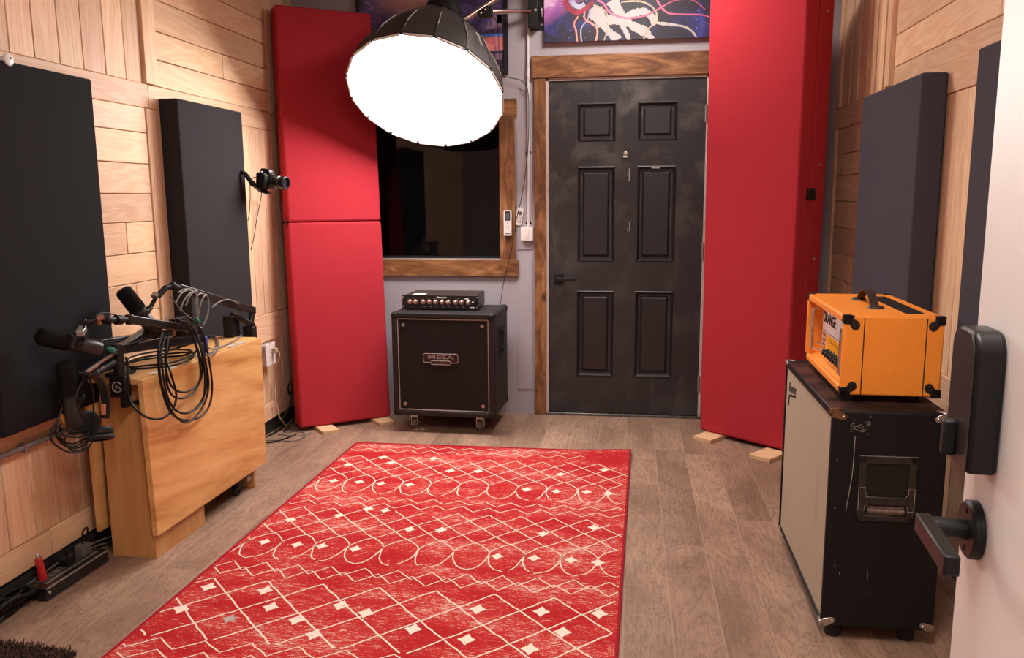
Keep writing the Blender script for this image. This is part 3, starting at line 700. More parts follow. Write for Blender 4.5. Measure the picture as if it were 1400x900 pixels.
# ------------------------------------------------ cream fronted cabinet (right)
th = thing('speaker_cabinet', (.76, 2.82, 0), 'worn tall black speaker cabinet with cream grille, under the orange amplifier', 'speaker cabinet')
Mf = Matrix.Translation((.597, 2.45, .055)) @ Matrix.Rotation(-.006, 4, 'Z'); w_, d_, h_ = .325, .765, .677
m = NT('worn_black_tolex'); v = m.coord(); n1 = m.noise(v, 7, 5, .65); n2 = m.noise(v, 40, 4, .7)
zc = m.n('NewGeometry'); nz = m.n('SeparateXYZ', i_Vector=zc.outputs['Normal']).outputs[2]
top = m.math('MULTIPLY', m.ramp(nz, [(.8, (0, 0, 0)), (.95, (1, 1, 1))]), m.ramp(n1, [(.42, (0, 0, 0)), (.62, (1, 1, 1))]))
c = m.mix(m.math('MULTIPLY', top, .8), (.010, .009, .010), (.12, .045, .028))
c = m.mix(m.ramp(n2, [(.70, (0, 0, 0)), (.78, (.5, .5, .5))]), c, (.075, .065, .06))
m.set(col=c, spec=.2, rough=m.math('ADD', .38, m.math('MULTIPLY', n1, .25))).bump(m.noise(v, 600, 2, .6), .3, .001)
M_worn = m.m
b = MB(); b.box(.012, w_, 0, d_, 0, h_, 0, Mf); b.build('cabinet_shell', M_worn, th, bevel=.007, seg=3)
b = MB()
for q in ((0, .018, 0, h_), (d_-.018, d_, 0, h_), (.018, d_-.018, 0, .016), (.018, d_-.018, h_-.026, h_)): b.box(0, .02, q[0], q[1], q[2], q[3], 0, Mf)
b.build('front_rim', M_worn, th, bevel=.004)
m = NT('cream_grille_cloth'); v = m.coord(); sv = m.n('SeparateXYZ', i_Vector=v)
wv = m.math('MULTIPLY', m.math('SINE', m.math('MULTIPLY', sv.outputs[1], 900.)), m.math('SINE', m.math('MULTIPLY', sv.outputs[2], 900.)))
n1 = m.noise(m.mapping(v, (1, 1, .3)), 8, 4, .6)
c = m.mix(m.math('ADD', .5, m.math('MULTIPLY', wv, .5)), (.26, .205, .14), (.54, .45, .34))
c = m.mix(m.ramp(n1, [(.62, (0, 0, 0)), (.78, (.6, .6, .6))]), c, (.30, .22, .15))
m.set(col=c, rough=.9).bump(wv, .3, .001)
b = MB(); b.box(.005, .018, .018, d_-.018, .016, h_-.026, 0, Mf); b.build('grille', m.m, th)
# script logo on the far top corner of the grille
Ml = Mf @ frame((.0045, d_-.118, h_-.102), (0, -1, .0), (0, .35, 1))
lg = MB(); lg.poly([Ml @ Vector(q) for q in ((-.045, -.022, 0), (.075, -.001, 0), (.078, .006, 0), (-.03, -.013, 0))], Mf.to_3x3() @ Vector((-.002, 0, 0)), 0)
lg.poly([Ml @ Vector(q) for q in ((-.045, -.022, 0), (-.052, -.055, 0), (-.043, -.058, 0), (-.036, -.02, 0))], Mf.to_3x3() @ Vector((-.002, 0, 0)), 0)
lo_ = lg.build('logo', M_black, th)
text('Fender', 'lettering', .048, Ml @ Matrix.Translation((.012, .018, .001)) @ Matrix.Rotation(.12, 4, 'Z'), M_smoke, lo_, bold=.0008, shear=.35)
for sy in (0, 1):
    for sz in (0, 1):
        for sx in (0, 1):
            X0, X1 = (-.002, .034) if sx == 0 else (w_-.032, w_+.002); Y0, Y1 = (-.0022, .032) if sy == 0 else (d_-.032, d_+.0022); Z0, Z1 = (-.0022, .030) if sz == 0 else (h_-.030, h_+.0022)
            k = MB(); mt = 1 if (sx, sy, sz) == (0, 0, 1) else 0
            # three leaf-shaped wings meeting at the corner
            ox = X0 if sx == 0 else X1; dx = 1 if sx == 0 else -1; oy = Y0 if sy == 0 else Y1; dy = 1 if sy == 0 else -1; oz = Z0 if sz == 0 else Z1; dz = 1 if sz == 0 else -1
            t_ = .0022
            k.box(min(ox, ox+dx*.012), max(ox, ox+dx*.012), min(oy, oy+dy*.012), max(oy, oy+dy*.012), min(oz, oz+dz*.012), max(oz, oz+dz*.012), 0, Mf)
            P = [(0, 0), (.014, .0), (.036, .010), (.044, .019), (.040, .028), (.030, .030), (.012, .026), (0, .022)]
            k.poly([(ox+dx*a_, oy, oz+dz*c_) for a_, c_ in P], (0, dy*t_*1.2, 0), 0, Mf)
            k.poly([(ox, oy+dy*a_, oz+dz*c_*.55) for a_, c_ in P], (dx*t_*1.2, 0, 0), 0, Mf)
            k.poly([(ox+dx*a_*.8, oy+dy*c_, oz) for a_, c_ in P], (0, 0, dz*t_*1.2), 0, Mf)
            k.sphere(Mf @ Vector((ox+dx*.034, oy, oz+dz*.020)), .0045, 1, 8)
            k.build('metal_corner', [M_bronze if mt else M_steel, M_chrome], th, bevel=.0015)
# recessed bar handle in the near side
hx0, hx1, hz0, hz1 = .082, .245, .342, .545
M_hb = plain('scratched_handle_black', (.020, .017, .017), .35, var=.5, scale=60)
M_scr = plain('scratch_white', (.32, .29, .27), .7)
k = MB()
for q in ((hx0, hx1, hz1-.026, hz1), (hx0, hx1, hz0, hz0+.020), (hx0, hx0+.024, hz0, hz1), (hx1-.022, hx1, hz0, hz1)): k.box(q[0], q[1], -.006, .002, q[2], q[3], 0, Mf)
k.box(hx0+.02, hx1-.02, -.008, -.001, hz0+.052, hz0+.078, 0, Mf)
k.build('handle_frame', M_hb, th, bevel=.003)
k = MB(); k.box(hx0+.024, hx1-.022, -.0009, -.0003, hz0+.020, hz1-.026, 0, Mf); k.build('handle_recess_shade', plain('recess_shade_black', (.002, .002, .002), .6), th)  # flat near-black sheet, shade of the recess painted onto the cabinet side
k = MB(); k.box(hx0+.03, hx1-.03, -.002, -.0009, hz0+.022, hz0+.048, 0, Mf); k.cyl((hx0+.03, -.004, hz0+.034), (hx1-.03, -.004, hz0+.034), .007, mi=0, M=Mf); k.build('handle_grip', plain('worn_steel_dark', (.22, .18, .17), .3, .7, var=.4, scale=60), th)
for sx, x in ((1, hx0+.003), (-1, hx1-.003)):
    k = MB()
    P = [(x, hz0+.035), (x, hz0+.105), (x+sx*.018, hz0+.105), (x+sx*.018, hz0+.088), (x+sx*.026, hz0+.078), (x+sx*.026, hz0+.055), (x+sx*.018, hz0+.046), (x+sx*.018, hz0+.035)]
    k.tube([(a_, -.0062, c_) for a_, c_ in P], .0010, 5, smooth=0, closed=True, M=Mf); k.build('worn_bracket_edge', M_scr, th)
k = MB(); k.box(hx0, hx1, -.0066, -.0055, hz1-.0015, hz1-.0002, 0, Mf); k.build('worn_frame_edge', M_scr, th)
k = MB(); rs = random.Random(4)
k.tube([(.067, -.0006, .60), (.066, -.0006, .50), (.060, -.0006, .43), (.053, -.0006, .37)], .0011, 5, M=Mf); k.build('scratch', M_scr, th); k = MB()
for q in range(46):
    x = rs.uniform(.05, .105); z_ = rs.gauss(.628, .010)+(x-.075)*.25; k.tube([(x, -.0004, z_), (x+rs.uniform(.002, .009), -.0006, z_+rs.uniform(-.003, .005))], .0005, 4, smooth=0, M=Mf)
k.build('scuffed_patch', M_scr, th)
for x, z_, l in ((.02, .38, .006), (.03, .20, .008), (.045, .175, .010), (.125, .185, .028), (.135, .12, .006), (.02, .53, .004)): k = MB(); k.tube([(x, -.0004, z_), (x+.002, -.0006, z_-l)], .0011, 4, smooth=0, M=Mf); k.build('scratch', M_scr, th)
for x in (.05, w_-.06):
    for y in (.06, .38, d_-.06): k = MB(); k.cyl(Mf @ Vector((x, y, -.055)), Mf @ Vector((x, y, .001)), .024, .028); k.build('rubber_foot', M_rub, th)
# ------------------------------------------------ orange head
zt_ = .055+.677+.002
th = thing('guitar_amplifier', (.80, 2.85, zt_), 'bright orange guitar amplifier head with black corners on the worn black cabinet', 'amplifier')
Mo = Matrix.Translation((.640, 2.548, zt_+.022)) @ Matrix.Rotation(-.022, 4, 'Z'); w_, d_, h_ = .283, .588, .243
Mo3 = Mo.to_3x3()
m = NT('orange_tolex'); v = m.coord(); n1 = m.noise(m.mapping(v, (.35, .35, 1)), 260, 3, .6); 
m.set(col=m.mix(n1, (.90, .25, .020), (.97, .34, .045)), rough=.5, spec=.4).bump(n1, .35, .0015)
M_or = m.m
def prof(zs=0): pass
b = MB()
T_ = .024; fx = .055        # front bezel depth: front plate recessed by fx
b.box(0, w_, 0, T_, 0, h_, 0, Mo); b.box(0, w_, d_-T_, d_, 0, h_, 0, Mo)
b.box(0, w_, T_-.001, d_-T_+.001, h_-T_, h_, 0, Mo); b.box(0, w_, T_-.001, d_-T_+.001, 0, T_, 0, Mo); b.box(w_-.03, w_-.01, T_-.001, d_-T_+.001, T_, h_-T_, 0, Mo)
b.build('amp_case', M_or, th, bevel=.006, seg=3)
b = MB()   # sloped inner bezel
def quad(mb, *P, mi=0): mb.add([Mo @ Vector(q) for q in P], [(0, 1, 2, 3)], mi)
a0, a1, c0, c1 = T_-.004, d_-T_+.004, T_-.004, h_-T_+.004; A0, A1, C0, C1 = .045, d_-.045, .040, h_-.034
quad(b, (.004, a0, c0), (.004, a1, c0), (fx, A1, C0), (fx, A0, C0)); quad(b, (.004, a0, c1), (.004, a1, c1), (fx, A1, C1), (fx, A0, C1))
quad(b, (.004, a0, c0), (.004, a0, c1), (fx, A0, C1), (fx, A0, C0)); quad(b, (.004, a1, c0), (.004, a1, c1), (fx, A1, C1), (fx, A1, C0))
b.build('bezel', M_or, th, fix=False)
b = MB(); b.box(fx-.014, fx+.005, A0, A1-.045, C0, C1, 0, Mo); fp = b.build('control_plate', plain('plate_white', (.80, .76, .74), .3), th)
b = MB(); px_ = fx-.0146
b.box(px_, px_+.0008, A0+.01, A1-.105, C0+.012, C0+.078, 0, Mo); b.box(px_, px_+.0008, A1-.098, A1-.055, C0+.045, C0+.078, 1, Mo)
b.box(px_, px_+.0008, A1-.098, A1-.055, C0+.012, C0+.041, 1, Mo); b.box(px_, px_+.0008, A0+.005, A1-.05, C0+.083, C0+.085, 2, Mo)
for k_ in range(3): b.box(px_-.0004, px_+.0004, A1-.092+.012*k_, A1-.085+.012*k_, C0+.055, C0+.066, 3, Mo)
for k_ in range(2): b.box(px_-.0004, px_+.0004, A1-.088+.014*k_, A1-.078+.014*k_, C0+.020, C0+.032, 3, Mo)
for k_ in range(9): b.box(px_-.0004, px_+.0004, A0+.03+.038*k_, A0+.048+.038*k_, C0+.058, C0+.064, 4, Mo)
b.build('panel_artwork', [plain('panel_orange', (.90, .38, .01), .35), plain('panel_brown_red', (.30, .05, .03), .4), M_black, M_white, plain('panel_dark_orange', (.45, .12, .01), .4)], th)
cr = A1-.105
text('ORANGE', 'lettering', .052, Mo @ frame((px_-.0002, A1-.15, C1-.037), (0, -1, 0), (0, 0, 1)), M_black, fp, bold=.0009, sx=.92)
b = MB(); b.box(px_-.0006, px_, A1-.205, A1-.085, C1-.05, C1-.024, 0, Mo)
for k_ in range(9):
    y = A0+.022+.038*k_
    k = MB(); k.lathe([(0, .0135), (.003, .0135), (.005, .0105), (.022, .0095), (.024, .007), (.024, 0)], Mo @ Vector((px_, y, C0+.022)), Mo3 @ Vector((-1, 0, 0)), 16); k.build('knob', M_blackm, th)
for k_ in range(2):
    k = MB(); k.cyl(Mo @ Vector((px_, A1-.085+.02*k_, C0+.03)), Mo @ Vector((px_-.022, A1-.083+.02*k_, C0+.040)), .003, n=10); k.cyl(Mo @ Vector((px_, A1-.085+.02*k_, C0+.03)), Mo @ Vector((px_-.004, A1-.085+.02*k_, C0+.03)), .007, n=12); k.build('toggle_switch', M_chrome, th)
b = MB()   # chrome guard rails at both ends of the plate
for y in (A1-.042, A0+.006):
    k = MB(); k.tube([Mo @ Vector(q) for q in ((px_+.004, y, C0+.006), (px_-.030, y, C0+.012), (px_-.036, y, C0+.03), (px_-.036, y, C1-.03), (px_-.030, y, C1-.012), (px_+.004, y, C1-.006))], .0045, 10, smooth=4)
    k.build('guard_rail', M_chrome, th)
# side seams (black piping grooves)
for x in (.058, w_-.050):
    for y in (-.0008, d_+.0008): k = MB(); k.tube([(x, y, .004), (x, y, h_-.006)], .0016, 6, smooth=0, M=Mo); k.build('piping', M_black, th)
for sx in (0, 1):
    for sy in (0, 1):
        for sz in (0, 1):
            k = MB(); ox = -.0018 if sx == 0 else w_+.0018; dx = 1 if sx == 0 else -1; oy = -.0025 if sy == 0 else d_+.0025; dy = 1 if sy == 0 else -1; oz = -.002 if sz == 0 else h_+.002; dz = 1 if sz == 0 else -1
            R3 = lambda a, d, l: (min(a, a+d*l), max(a, a+d*l))
            k.box(*R3(ox, dx, .026), *R3(oy, dy, .026), *R3(oz, dz, .026), 0, Mo)
            P = [(0, 0), (0, .026), (.018, .028), (.024, .040), (.034, .046), (.045, .040), (.048, .028), (.042, .018), (.030, .012), (.030, 0)]
            k.poly([(ox+dx*a_, oy, oz+dz*c_) for a_, c_ in P], (0, dy*.004, 0), 0, Mo)
            k.cyl(Mo @ Vector((ox+dx*.035, oy-dy*.001, oz+dz*.033)), Mo @ Vector((ox+dx*.035, oy+dy*.002, oz+dz*.033)), .004, n=10)
            k.build('corner_cap', plain('corner_black', (.012, .010, .011), .3), th, bevel=.005, seg=3)
# strap handle and top vent
k = MB(); xm = .135; ys_ = [.20, .215, .25, .295, .34, .375, .39]; zs_ = [.002, .012, .036, .044, .036, .012, .002]
Pt = catmull([Vector((xm, y, h_+z_)) for y, z_ in zip(ys_, zs_)], 5)
for i in range(len(Pt)-1):
    a_, c_ = Pt[i], Pt[i+1]; k.hexa([(xm-.013, a_.y, a_.z), (xm+.013, a_.y, a_.z), (xm+.013, c_.y, c_.z), (xm-.013, c_.y, c_.z), (xm-.013, a_.y, a_.z+.005), (xm+.013, a_.y, a_.z+.005), (xm+.013, c_.y, c_.z+.005), (xm-.013, c_.y, c_.z+.005)], 0, Mo)
for y in (.185, .405): k.lathe([(0, .026), (.006, .024), (.009, .012), (.009, 0)], Mo @ Vector((xm, y, h_)), (0, 0, 1), 20)
k.build('strap_handle', plain('brown_black_strap', (.035, .024, .022), .45, scale=80, var=.3), th)
k = MB(); k.box(.19, .245, .06, d_-.09, h_-.001, h_+.0015, 0, Mo); k.build('top_vent', M_black, th)
for x in (.05, w_-.06):
    for y in (.06, d_-.06): k = MB(); k.cyl(Mo @ Vector((x, y, -.022)), Mo @ Vector((x, y, .001)), .016, .018); k.build('rubber_foot', M_rub, th)
# ------------------------------------------------ deep parabolic softbox
SC = Vector((-1.085, 4.40, 1.910)); SN = Vector((-.05, -.582, -.812)).normalized(); SR = .42
bk = -SN
th = thing('softbox_lamp', SC, 'large lit round softbox with black dome hanging in front of the window', 'studio light')
sup = Vector((0, 0, 1))
prof = [(-.012, SR), (.0, SR+.003), (.06, SR*.965), (.13, SR*.905), (.22, SR*.80), (.32, SR*.655), (.41, SR*.49), (.48, SR*.34), (.53, SR*.22), (.55, .075)]
m = NT('softbox_black_nylon'); v = m.coord(); m.set(col=m.ramp(m.noise(v, 6, 4), [(.3, (.020, .017, .016)), (.7, (.034, .029, .027))]), rough=.42, spec=.5).bump(m.noise(v, 12, 3), .3, .01)
b = MB(); b.lathe(prof, SC, bk, 16, up=sup); o = b.build('dome', m.m, th, angle=12, fix=False)
sol = o.modifiers.new('thick', 'SOLIDIFY'); sol.thickness = .002; sol.offset = 1
u_ = (sup-bk*sup.dot(bk)).normalized(); w_s = bk.cross(u_)
def dome(t, a, dr=0.):
    i = max(k for k in range(len(prof)) if prof[k][0] <= t+1e-9); i = min(i, len(prof)-2); f_ = (t-prof[i][0])/(prof[i+1][0]-prof[i][0]); r = prof[i][1]*(1-f_)+prof[i+1][1]*f_+dr
    return SC+bk*t+(u_*math.cos(a)+w_s*math.sin(a))*r
M_seam = plain('grey_reflective_seam', (.22, .20, .19), .5)
for k in range(16):
    a = 2*PI*k/16; r = MB(); r.tube([dome(t, a, .003) for t in (-.01, .06, .13, .22, .32, .41, .48, .53)], .0028, 6, smooth=2)
    for t0, t1 in ((.10, .13), (.13, .22), (.22, .26)): r.cyl(dome(t0, a, .006), dome(t1, a, .006), .0035, n=6, mi=1)
    r.build('rib', [m.m, M_seam], th)
rim = [SC-bk*.012+(u_*math.cos(2*PI*k/16)+w_s*math.sin(2*PI*k/16))*(SR+.001) for k in range(16)]
b = MB(); b.tube(rim, .0055, 8, smooth=0, closed=True)
for k in range(16):
    a_, c_ = rim[k], rim[(k+1) % 16]; b.cyl(a_+(c_-a_)*.06+bk*-.002, a_+(c_-a_)*.94+bk*-.002, .0068, n=8, mi=1)
b.build('rim', [M_blackm, plain('rim_white_piping', (.75, .72, .70), .6)], th)
mE = NT('diffuser_cloth_lit'); vd = mE.n('VectorMath', operation='LENGTH', i_0=mE.n('TexCoord').outputs['Object']).outputs['Value']
mE.set(col=(.8, .8, .8), emis=(1., .935, .895), estr=mE.math('MULTIPLY', mE.ramp(mE.math('MULTIPLY', vd, 2.2), [(.0, (1, 1, 1)), (1., (.75, .75, .75))]), 33.))
b = MB(); P = [SC-bk*.004+(u_*math.cos(2*PI*k/16)+w_s*math.sin(2*PI*k/16))*(SR-.006) for k in range(16)]
b.add([SC-bk*.002]+P, [(0, 1+k, 1+(k+1) % 16) for k in range(16)]); b.build('diffuser', mE.m, th, fix=False)
b = MB(); b.lathe([(.52, .085), (.53, .105), (.60, .105), (.61, .09), (.61, .0)], SC, bk, 24); b.build('speed_ring', M_black, th)
b = MB(); b.box(-.055, .055, -.055, .055, .0, .20, 0, frame(SC+bk*.61, u_, w_s)); lo_ = b.build('lamp_head', M_black, th, bevel=.012)
a = math.atan2((CR*.62+CU*.2).dot(w_s), (CR*.62+CU*.2).dot(u_))
def dface(t, a_):
    p0 = dome(t, a_, .004); p1 = dome(t+.04, a_, .004); x = (dome(t, a_+.05, .004)-dome(t, a_-.05, .004)).normalized(); return p0, x, (p1-p0).normalized()
# maker lettering runs down the right flank of the dome
aa = 2*PI*2.5/16
p0, x_, y_ = dface(.14, aa)
on = (u_*math.cos(aa)+w_s*math.sin(aa)); xd_ = -y_; yd_ = on.cross(xd_)
text('Aputure', 'maker_lettering', .040, frame(p0+on*.013, xd_, yd_), plain('lettering_grey', (.42, .39, .37), .6), th, shear=.3)
# ------------------------------------------------ wall mounted boom that carries the lamp
bx = atY(742, 14, D-.06)
th = thing('lamp_boom_arm', (-.55, D, bx.z-.09), 'chrome boom arm with black wall bracket and clamp holding the softbox', 'boom arm')
b = MB(); b.box(-.605, -.545, D-.075, D-.003, bx.z-.095, bx.z+.14); b.build('wall_bracket', M_black, th, bevel=.004)
b = MB(); b.box(-.60, -.512, D-.003, D, bx.z-.10, bx.z+.14); b.tube([(-.53, D-.003, bx.z+.02), (-.53, D-.035, bx.z+.015), (-.527, D-.03, bx.z-.03)], .006, 8, mi=1); b.cyl((-.53, D-.003, bx.z-.07), (-.53, D-.009, bx.z-.07), .006, mi=1); b.cyl((-.56, D-.078, bx.z), (-.56, D-.073, bx.z), .008, mi=1)
b.build('wall_plate', [M_black, M_steel], th)
jt = atY(661, 16, D-.28)
b = MB(); b.cyl(Vector((-.575, D-.05, bx.z)), jt, .013, n=20); b.build('horizontal_tube', M_chrome, th)
e0, e1 = atY(636, 26, D-.30), atY(700, -16, D-.26)
b = MB(); b.cyl(e0+(e0-e1)*.6, e1+(e1-e0)*.6, .017, n=20); b.build('diagonal_tube', M_chrome, th)
b = MB(); dd = (e1-e0).normalized(); b.cyl(jt-dd*.035, jt+dd*.035, .026, n=16); b.box(-.03, .03, -.022, .022, -.03, .03, 0, Matrix.Translation(jt+Vector((.02, .01, 0))))
for q in ((-.01, -.014), (.014, .006), (-.006, .014)): b.cyl(jt+Vector((q[0], -.02, q[1])), jt+Vector((q[0], -.031, q[1])), .006, n=10, mi=1)
b.build('tube_clamp', [M_black, M_chrome], th, bevel=.002)
# ------------------------------------------------ posters
m = NT('galaxy_print'); v = m.coord()
sp = m.n('SeparateXYZ', i_Vector=v); X_, Z_ = sp.outputs[0], sp.outputs[2]
n1 = m.noise(m.mapping(v, (1, 1, 1.6), (0, .5, 0)), 4.5, 7, .68, 1.4); n2 = m.noise(v, 14, 6, .7, .6)
c = m.ramp(n1, [(.25, (.018, .012, .035)), (.42, (.06, .038, .12)), (.55, (.14, .10, .27)), (.66, (.32, .27, .46)), (.80, (.60, .48, .55))])
c = m.mix(m.ramp(n2, [(.62, (0, 0, 0)), (.75, (1, 1, 1))]), c, (.20, .22, .65))
dx = m.math('SUBTRACT', X_, -.13); dz = m.math('SUBTRACT', Z_, .47)
rad = m.math('SQRT', m.math('ADD', m.math('MULTIPLY', dx, dx), m.math('MULTIPLY', m.math('MULTIPLY', dz, dz), 3.)))
c = m.mix(m.ramp(rad, [(.0, (.9, .9, .9)), (.10, (.5, .5, .5)), (.26, (0, 0, 0))]), c, (.75, .42, .28))
st = m.n('TexVoronoi', i_Vector=v, i_Scale=55.).outputs['Distance']; c = m.mix(m.ramp(st, [(.05, (1, 1, 1)), (.12, (0, 0, 0))]), c, (.8, .75, .85))
c = m.mix(m.ramp(m.math('ABSOLUTE', m.math('SUBTRACT', Z_, .229)), [(.004, (1, 1, 1)), (.008, (0, 0, 0))], 'CONSTANT' if False else 'LINEAR'), c, (.07, .25, .75))
n3 = m.noise(v, 9, 4, .6, 1.)
pk = m.ramp(n3, [(.35, (.38, .08, .22)), (.55, (.75, .24, .18)), (.7, (.45, .12, .35))])
band = m.math('MULTIPLY', m.math('LESS_THAN', Z_, .222), m.math('GREATER_THAN', Z_, .140))
c = m.mix(band, c, pk)
low = m.math('LESS_THAN', Z_, .138); c = m.mix(low, c, (.035, .022, .05))
m.set(col=c, rough=.35)
th = thing('framed_poster', (-1.19, D-.02, 2.076), 'black framed galaxy poster behind the softbox, above the window', 'poster')
x0, x1, z0, z1 = -1.655, -.730, 2.080, 2.715
b = MB(); b.box(x0+.02, x1-.02, D-.014, D-.004, z0+.02, z1-.02); b.build('print', m.m, th)
b = MB(); b.box(x0, x0+.026, D-.024, D, z0, z1); b.box(x1-.026, x1, D-.024, D, z0, z1); b.box(x0+.026, x1-.026, D-.024, D, z0, z0+.026); b.box(x0+.026, x1-.026, D-.024, D, z1-.026, z1)
b.build('frame', plain('frame_black', (.015, .015, .017), .3), th, bevel=.002)
b = MB(); rs = random.Random(5)
yy = D-.0148
for q in ((-.83, -.765, 2.335, 2.42), (-.862, -.832, 2.345, 2.36), (-.85, -.838, 2.365, 2.385), (-.795, -.762, 2.37, 2.43)): b.box(q[0], q[1], yy, yy+.0006, q[2], q[3], 0)
for q in ((-.845, -.82, 2.165, 2.20), (-.81, -.77, 2.165, 2.20), (-.82, -.775, 2.128, 2.134), (-.835, -.80, 2.145, 2.150)): b.box(q[0], q[1], yy, yy+.0006, q[2], q[3], 0)
b.build('printed_blocks', plain('poster_mauve', (.24, .15, .24), .5), th)
# jellyfish-like painting on canvas
m = NT('nebula_canvas_paint'); v = m.coord(); sp = m.n('SeparateXYZ', i_Vector=v); X_, Z_ = sp.outputs[0], sp.outputs[2]
n1 = m.noise(v, 5, 6, .62, .8); n2 = m.noise(v, 22, 5, .7)
c = m.ramp(n1, [(.36, (.012, .008, .016)), (.50, (.014, .010, .028)), (.60, (.022, .018, .12)), (.72, (.045, .045, .26))])
d1 = m.math('ADD', m.math('MULTIPLY', m.math('ADD', X_, .57), 1.6), m.math('MULTIPLY', m.math('SUBTRACT', .30, Z_), 2.2))
c = m.mix(m.ramp(m.math('ADD', d1, m.math('MULTIPLY', m.math('SUBTRACT', n1, .5), .35)), [(.30, (.95, .95, .95)), (.52, (0, 0, 0))]), c, (.42, .12, .42))
c = m.mix(m.ramp(m.math('ADD', m.math('MULTIPLY', d1, 1.6), m.math('MULTIPLY', m.math('SUBTRACT', n2, .5), .6)), [(.30, (.8, .8, .8)), (.42, (0, 0, 0))]), c, (.75, .50, .72))
st = m.n('TexVoronoi', i_Vector=v, i_Scale=38.).outputs['Distance']; c = m.mix(m.ramp(st, [(.045, (1, 1, 1)), (.09, (0, 0, 0))]), c, (.75, .68, .72))
m.set(col=c, rough=.55)
CY = D-.034
th = thing('canvas_painting', (.07, D-.017, 2.243), 'unframed night-sky canvas painting with white and pink tentacles above the door', 'painting')
x0, x1 = -.515, .640
b = MB(); b.box(x0, x1, CY, D-.001, 2.247, 2.76); cv = b.build('canvas', [m.m], th, bevel=.002)
def cp(zx, zy): return atY(736+zx/5.8333, zy/5.8333, CY-.001)
PW_ = plain('paint_white', (.46, .41, .41), .6, var=.06, scale=20); PP = plain('paint_pink', (.62, .13, .25), .6, var=.5, scale=8); PB = plain('paint_blue_grey', (.32, .34, .46), .6, var=.4, scale=10); PC = plain('paint_coral', (.75, .25, .20), .6, var=.4, scale=9); PY = plain('paint_olive_cream', (.45, .38, .28), .6, var=.4, scale=9); PR = plain('paint_dark_red', (.28, .02, .05), .6, var=.4, scale=14)
MT = [PW_, PP, PB, PC, PY, PR]
b = MB(); layer = [0]
def pstroke(P, w0, w1, mi, jag=0.):
    C = catmull([cp(*q) for q in P], 10); layer[0] += 1; y = CY-.0008-layer[0]*.00012; vs = []; n = len(C); r_ = random.Random(len(P)*7+mi)
    for i, p in enumerate(C):
        t = (C[min(i+1, n-1)]-C[max(i-1, 0)]).normalized(); nn = Vector((-t.z, 0, t.x)); w = w0+(w1-w0)*i/(n-1)
        if isinstance(jag, tuple): w = jag[min(len(jag)-1, int(i/(n-1)*(len(jag)-1)+.5))]
        w *= 1+(r_.uniform(-.22, .22) if jag else 0)
        a_ = p+nn*w/2; c_ = p-nn*w/2; a_.z = max(a_.z, 2.249); c_.z = max(c_.z, 2.249); vs += [(a_.x, y, a_.z), (c_.x, y, c_.z)]
    b.add(vs, [(2*i, 2*i+1, 2*i+3, 2*i+2) for i in range(n-1)], mi)
U = 1/5.8333/1122*4.85          # one zoomed picture unit on the canvas
pstroke([(430, 60), (480, 130), (520, 200), (580, 270), (650, 325)], 95*U, 50*U, 0, (60*U, 110*U, 90*U, 60*U, 60*U, 70*U))
pstroke([(590, 0), (620, 60), (650, 110), (640, 150)], 120*U, 80*U, 0, (110*U, 90*U, 70*U, 80*U))
pstroke([(540, 150), (620, 160), (680, 160), (770, 215), (850, 255), (915, 318)], 60*U, 30*U, 0, (70*U, 75*U, 80*U, 60*U, 70*U, 45*U))
pstroke([(640, 150), (680, 220), (710, 280), (725, 325)], 50*U, 30*U, 0, (80*U, 40*U, 35*U, 30*U))
pstroke([(670, 140), (760, 105), (850, 95), (910, 140), (945, 180), (1060, 195), (1170, 215), (1230, 255), (1265, 305)], 40*U, 10*U, 0, (40*U, 55*U, 50*U, 60*U, 22*U, 16*U, 16*U, 12*U))
pstroke([(210, 0), (240, 60), (300, 100), (360, 80), (400, 50), (440, 10)], 44*U, 34*U, 5)
pstroke([(260, 0), (290, 40), (330, 55), (370, 30)], 40*U, 30*U, 2)
pstroke([(318, 130), (285, 190), (300, 240), (312, 345)], 14*U, 12*U, 3)
pstroke([(410, 90), (390, 160), (345, 220), (340, 290), (350, 345)], 12*U, 10*U, 2)
pstroke([(370, 90), (370, 150), (420, 185), (465, 220), (470, 280), (452, 340)], 14*U, 14*U, 3)
pstroke([(440, 40), (510, 70), (550, 120), (560, 190), (545, 260), (522, 330)], 14*U, 9*U, 4)
pstroke([(470, 0), (520, 30), (560, 90), (620, 125), (720, 145), (850, 125), (960, 70), (1060, 15), (1150, -5), (1240, 5), (1330, 75)], 17*U, 8*U, 1)
pstroke([(945, 0), (985, 60), (1040, 105), (1150, 115), (1290, 118), (1365, 135)], 16*U, 10*U, 1)
pstroke([(660, 15), (760, 10), (830, 15), (900, 50), (940, 100), (935, 170), (870, 240), (835, 322)], 13*U, 11*U, 4)
b.build('painted_strokes', MT, th, fix=False)
b = MB(); b.box(x0, x1, D-.026, D-.002, 2.2435, 2.247); b.build('canvas_edge', plain('raw_canvas_edge', (.40, .26, .2), .8), th)
# ------------------------------------------------ conduit, switch box, remotes, hanging cord on the back wall
b = MB(); b.cyl((-.614, D-.012, 1.178), (-.612, D-.012, CEIL-.01), .0085, n=14); b.cyl((-.613, D-.012, 2.06), (-.613, D-.012, 2.11), .0115, n=14)
for z_ in (1.62, 1.20): b.box(-.632, -.596, D-.006, D-.002, z_-.008, z_+.008)
tag(b.build('wall_conduit', plain('glossy_white_pipe', (.66, .62, .61), .25)), 'thin white vertical conduit pipe on the wall between window and door', 'pipe')
th = thing('switch_box', (-.622, D, 1.093), 'square white switch box at the foot of the thin white conduit', 'switch')
b = MB(); b.box(-.659, -.583, D-.040, D-.006, 1.093, 1.177); b.build('box', M_white, th, bevel=.004)
b = MB(); b.box(-.632, -.610, D-.0425, D-.040, 1.110, 1.158); b.build('rocker', plain('ivory_rocker', (.70, .64, .60), .35), th, bevel=.001)
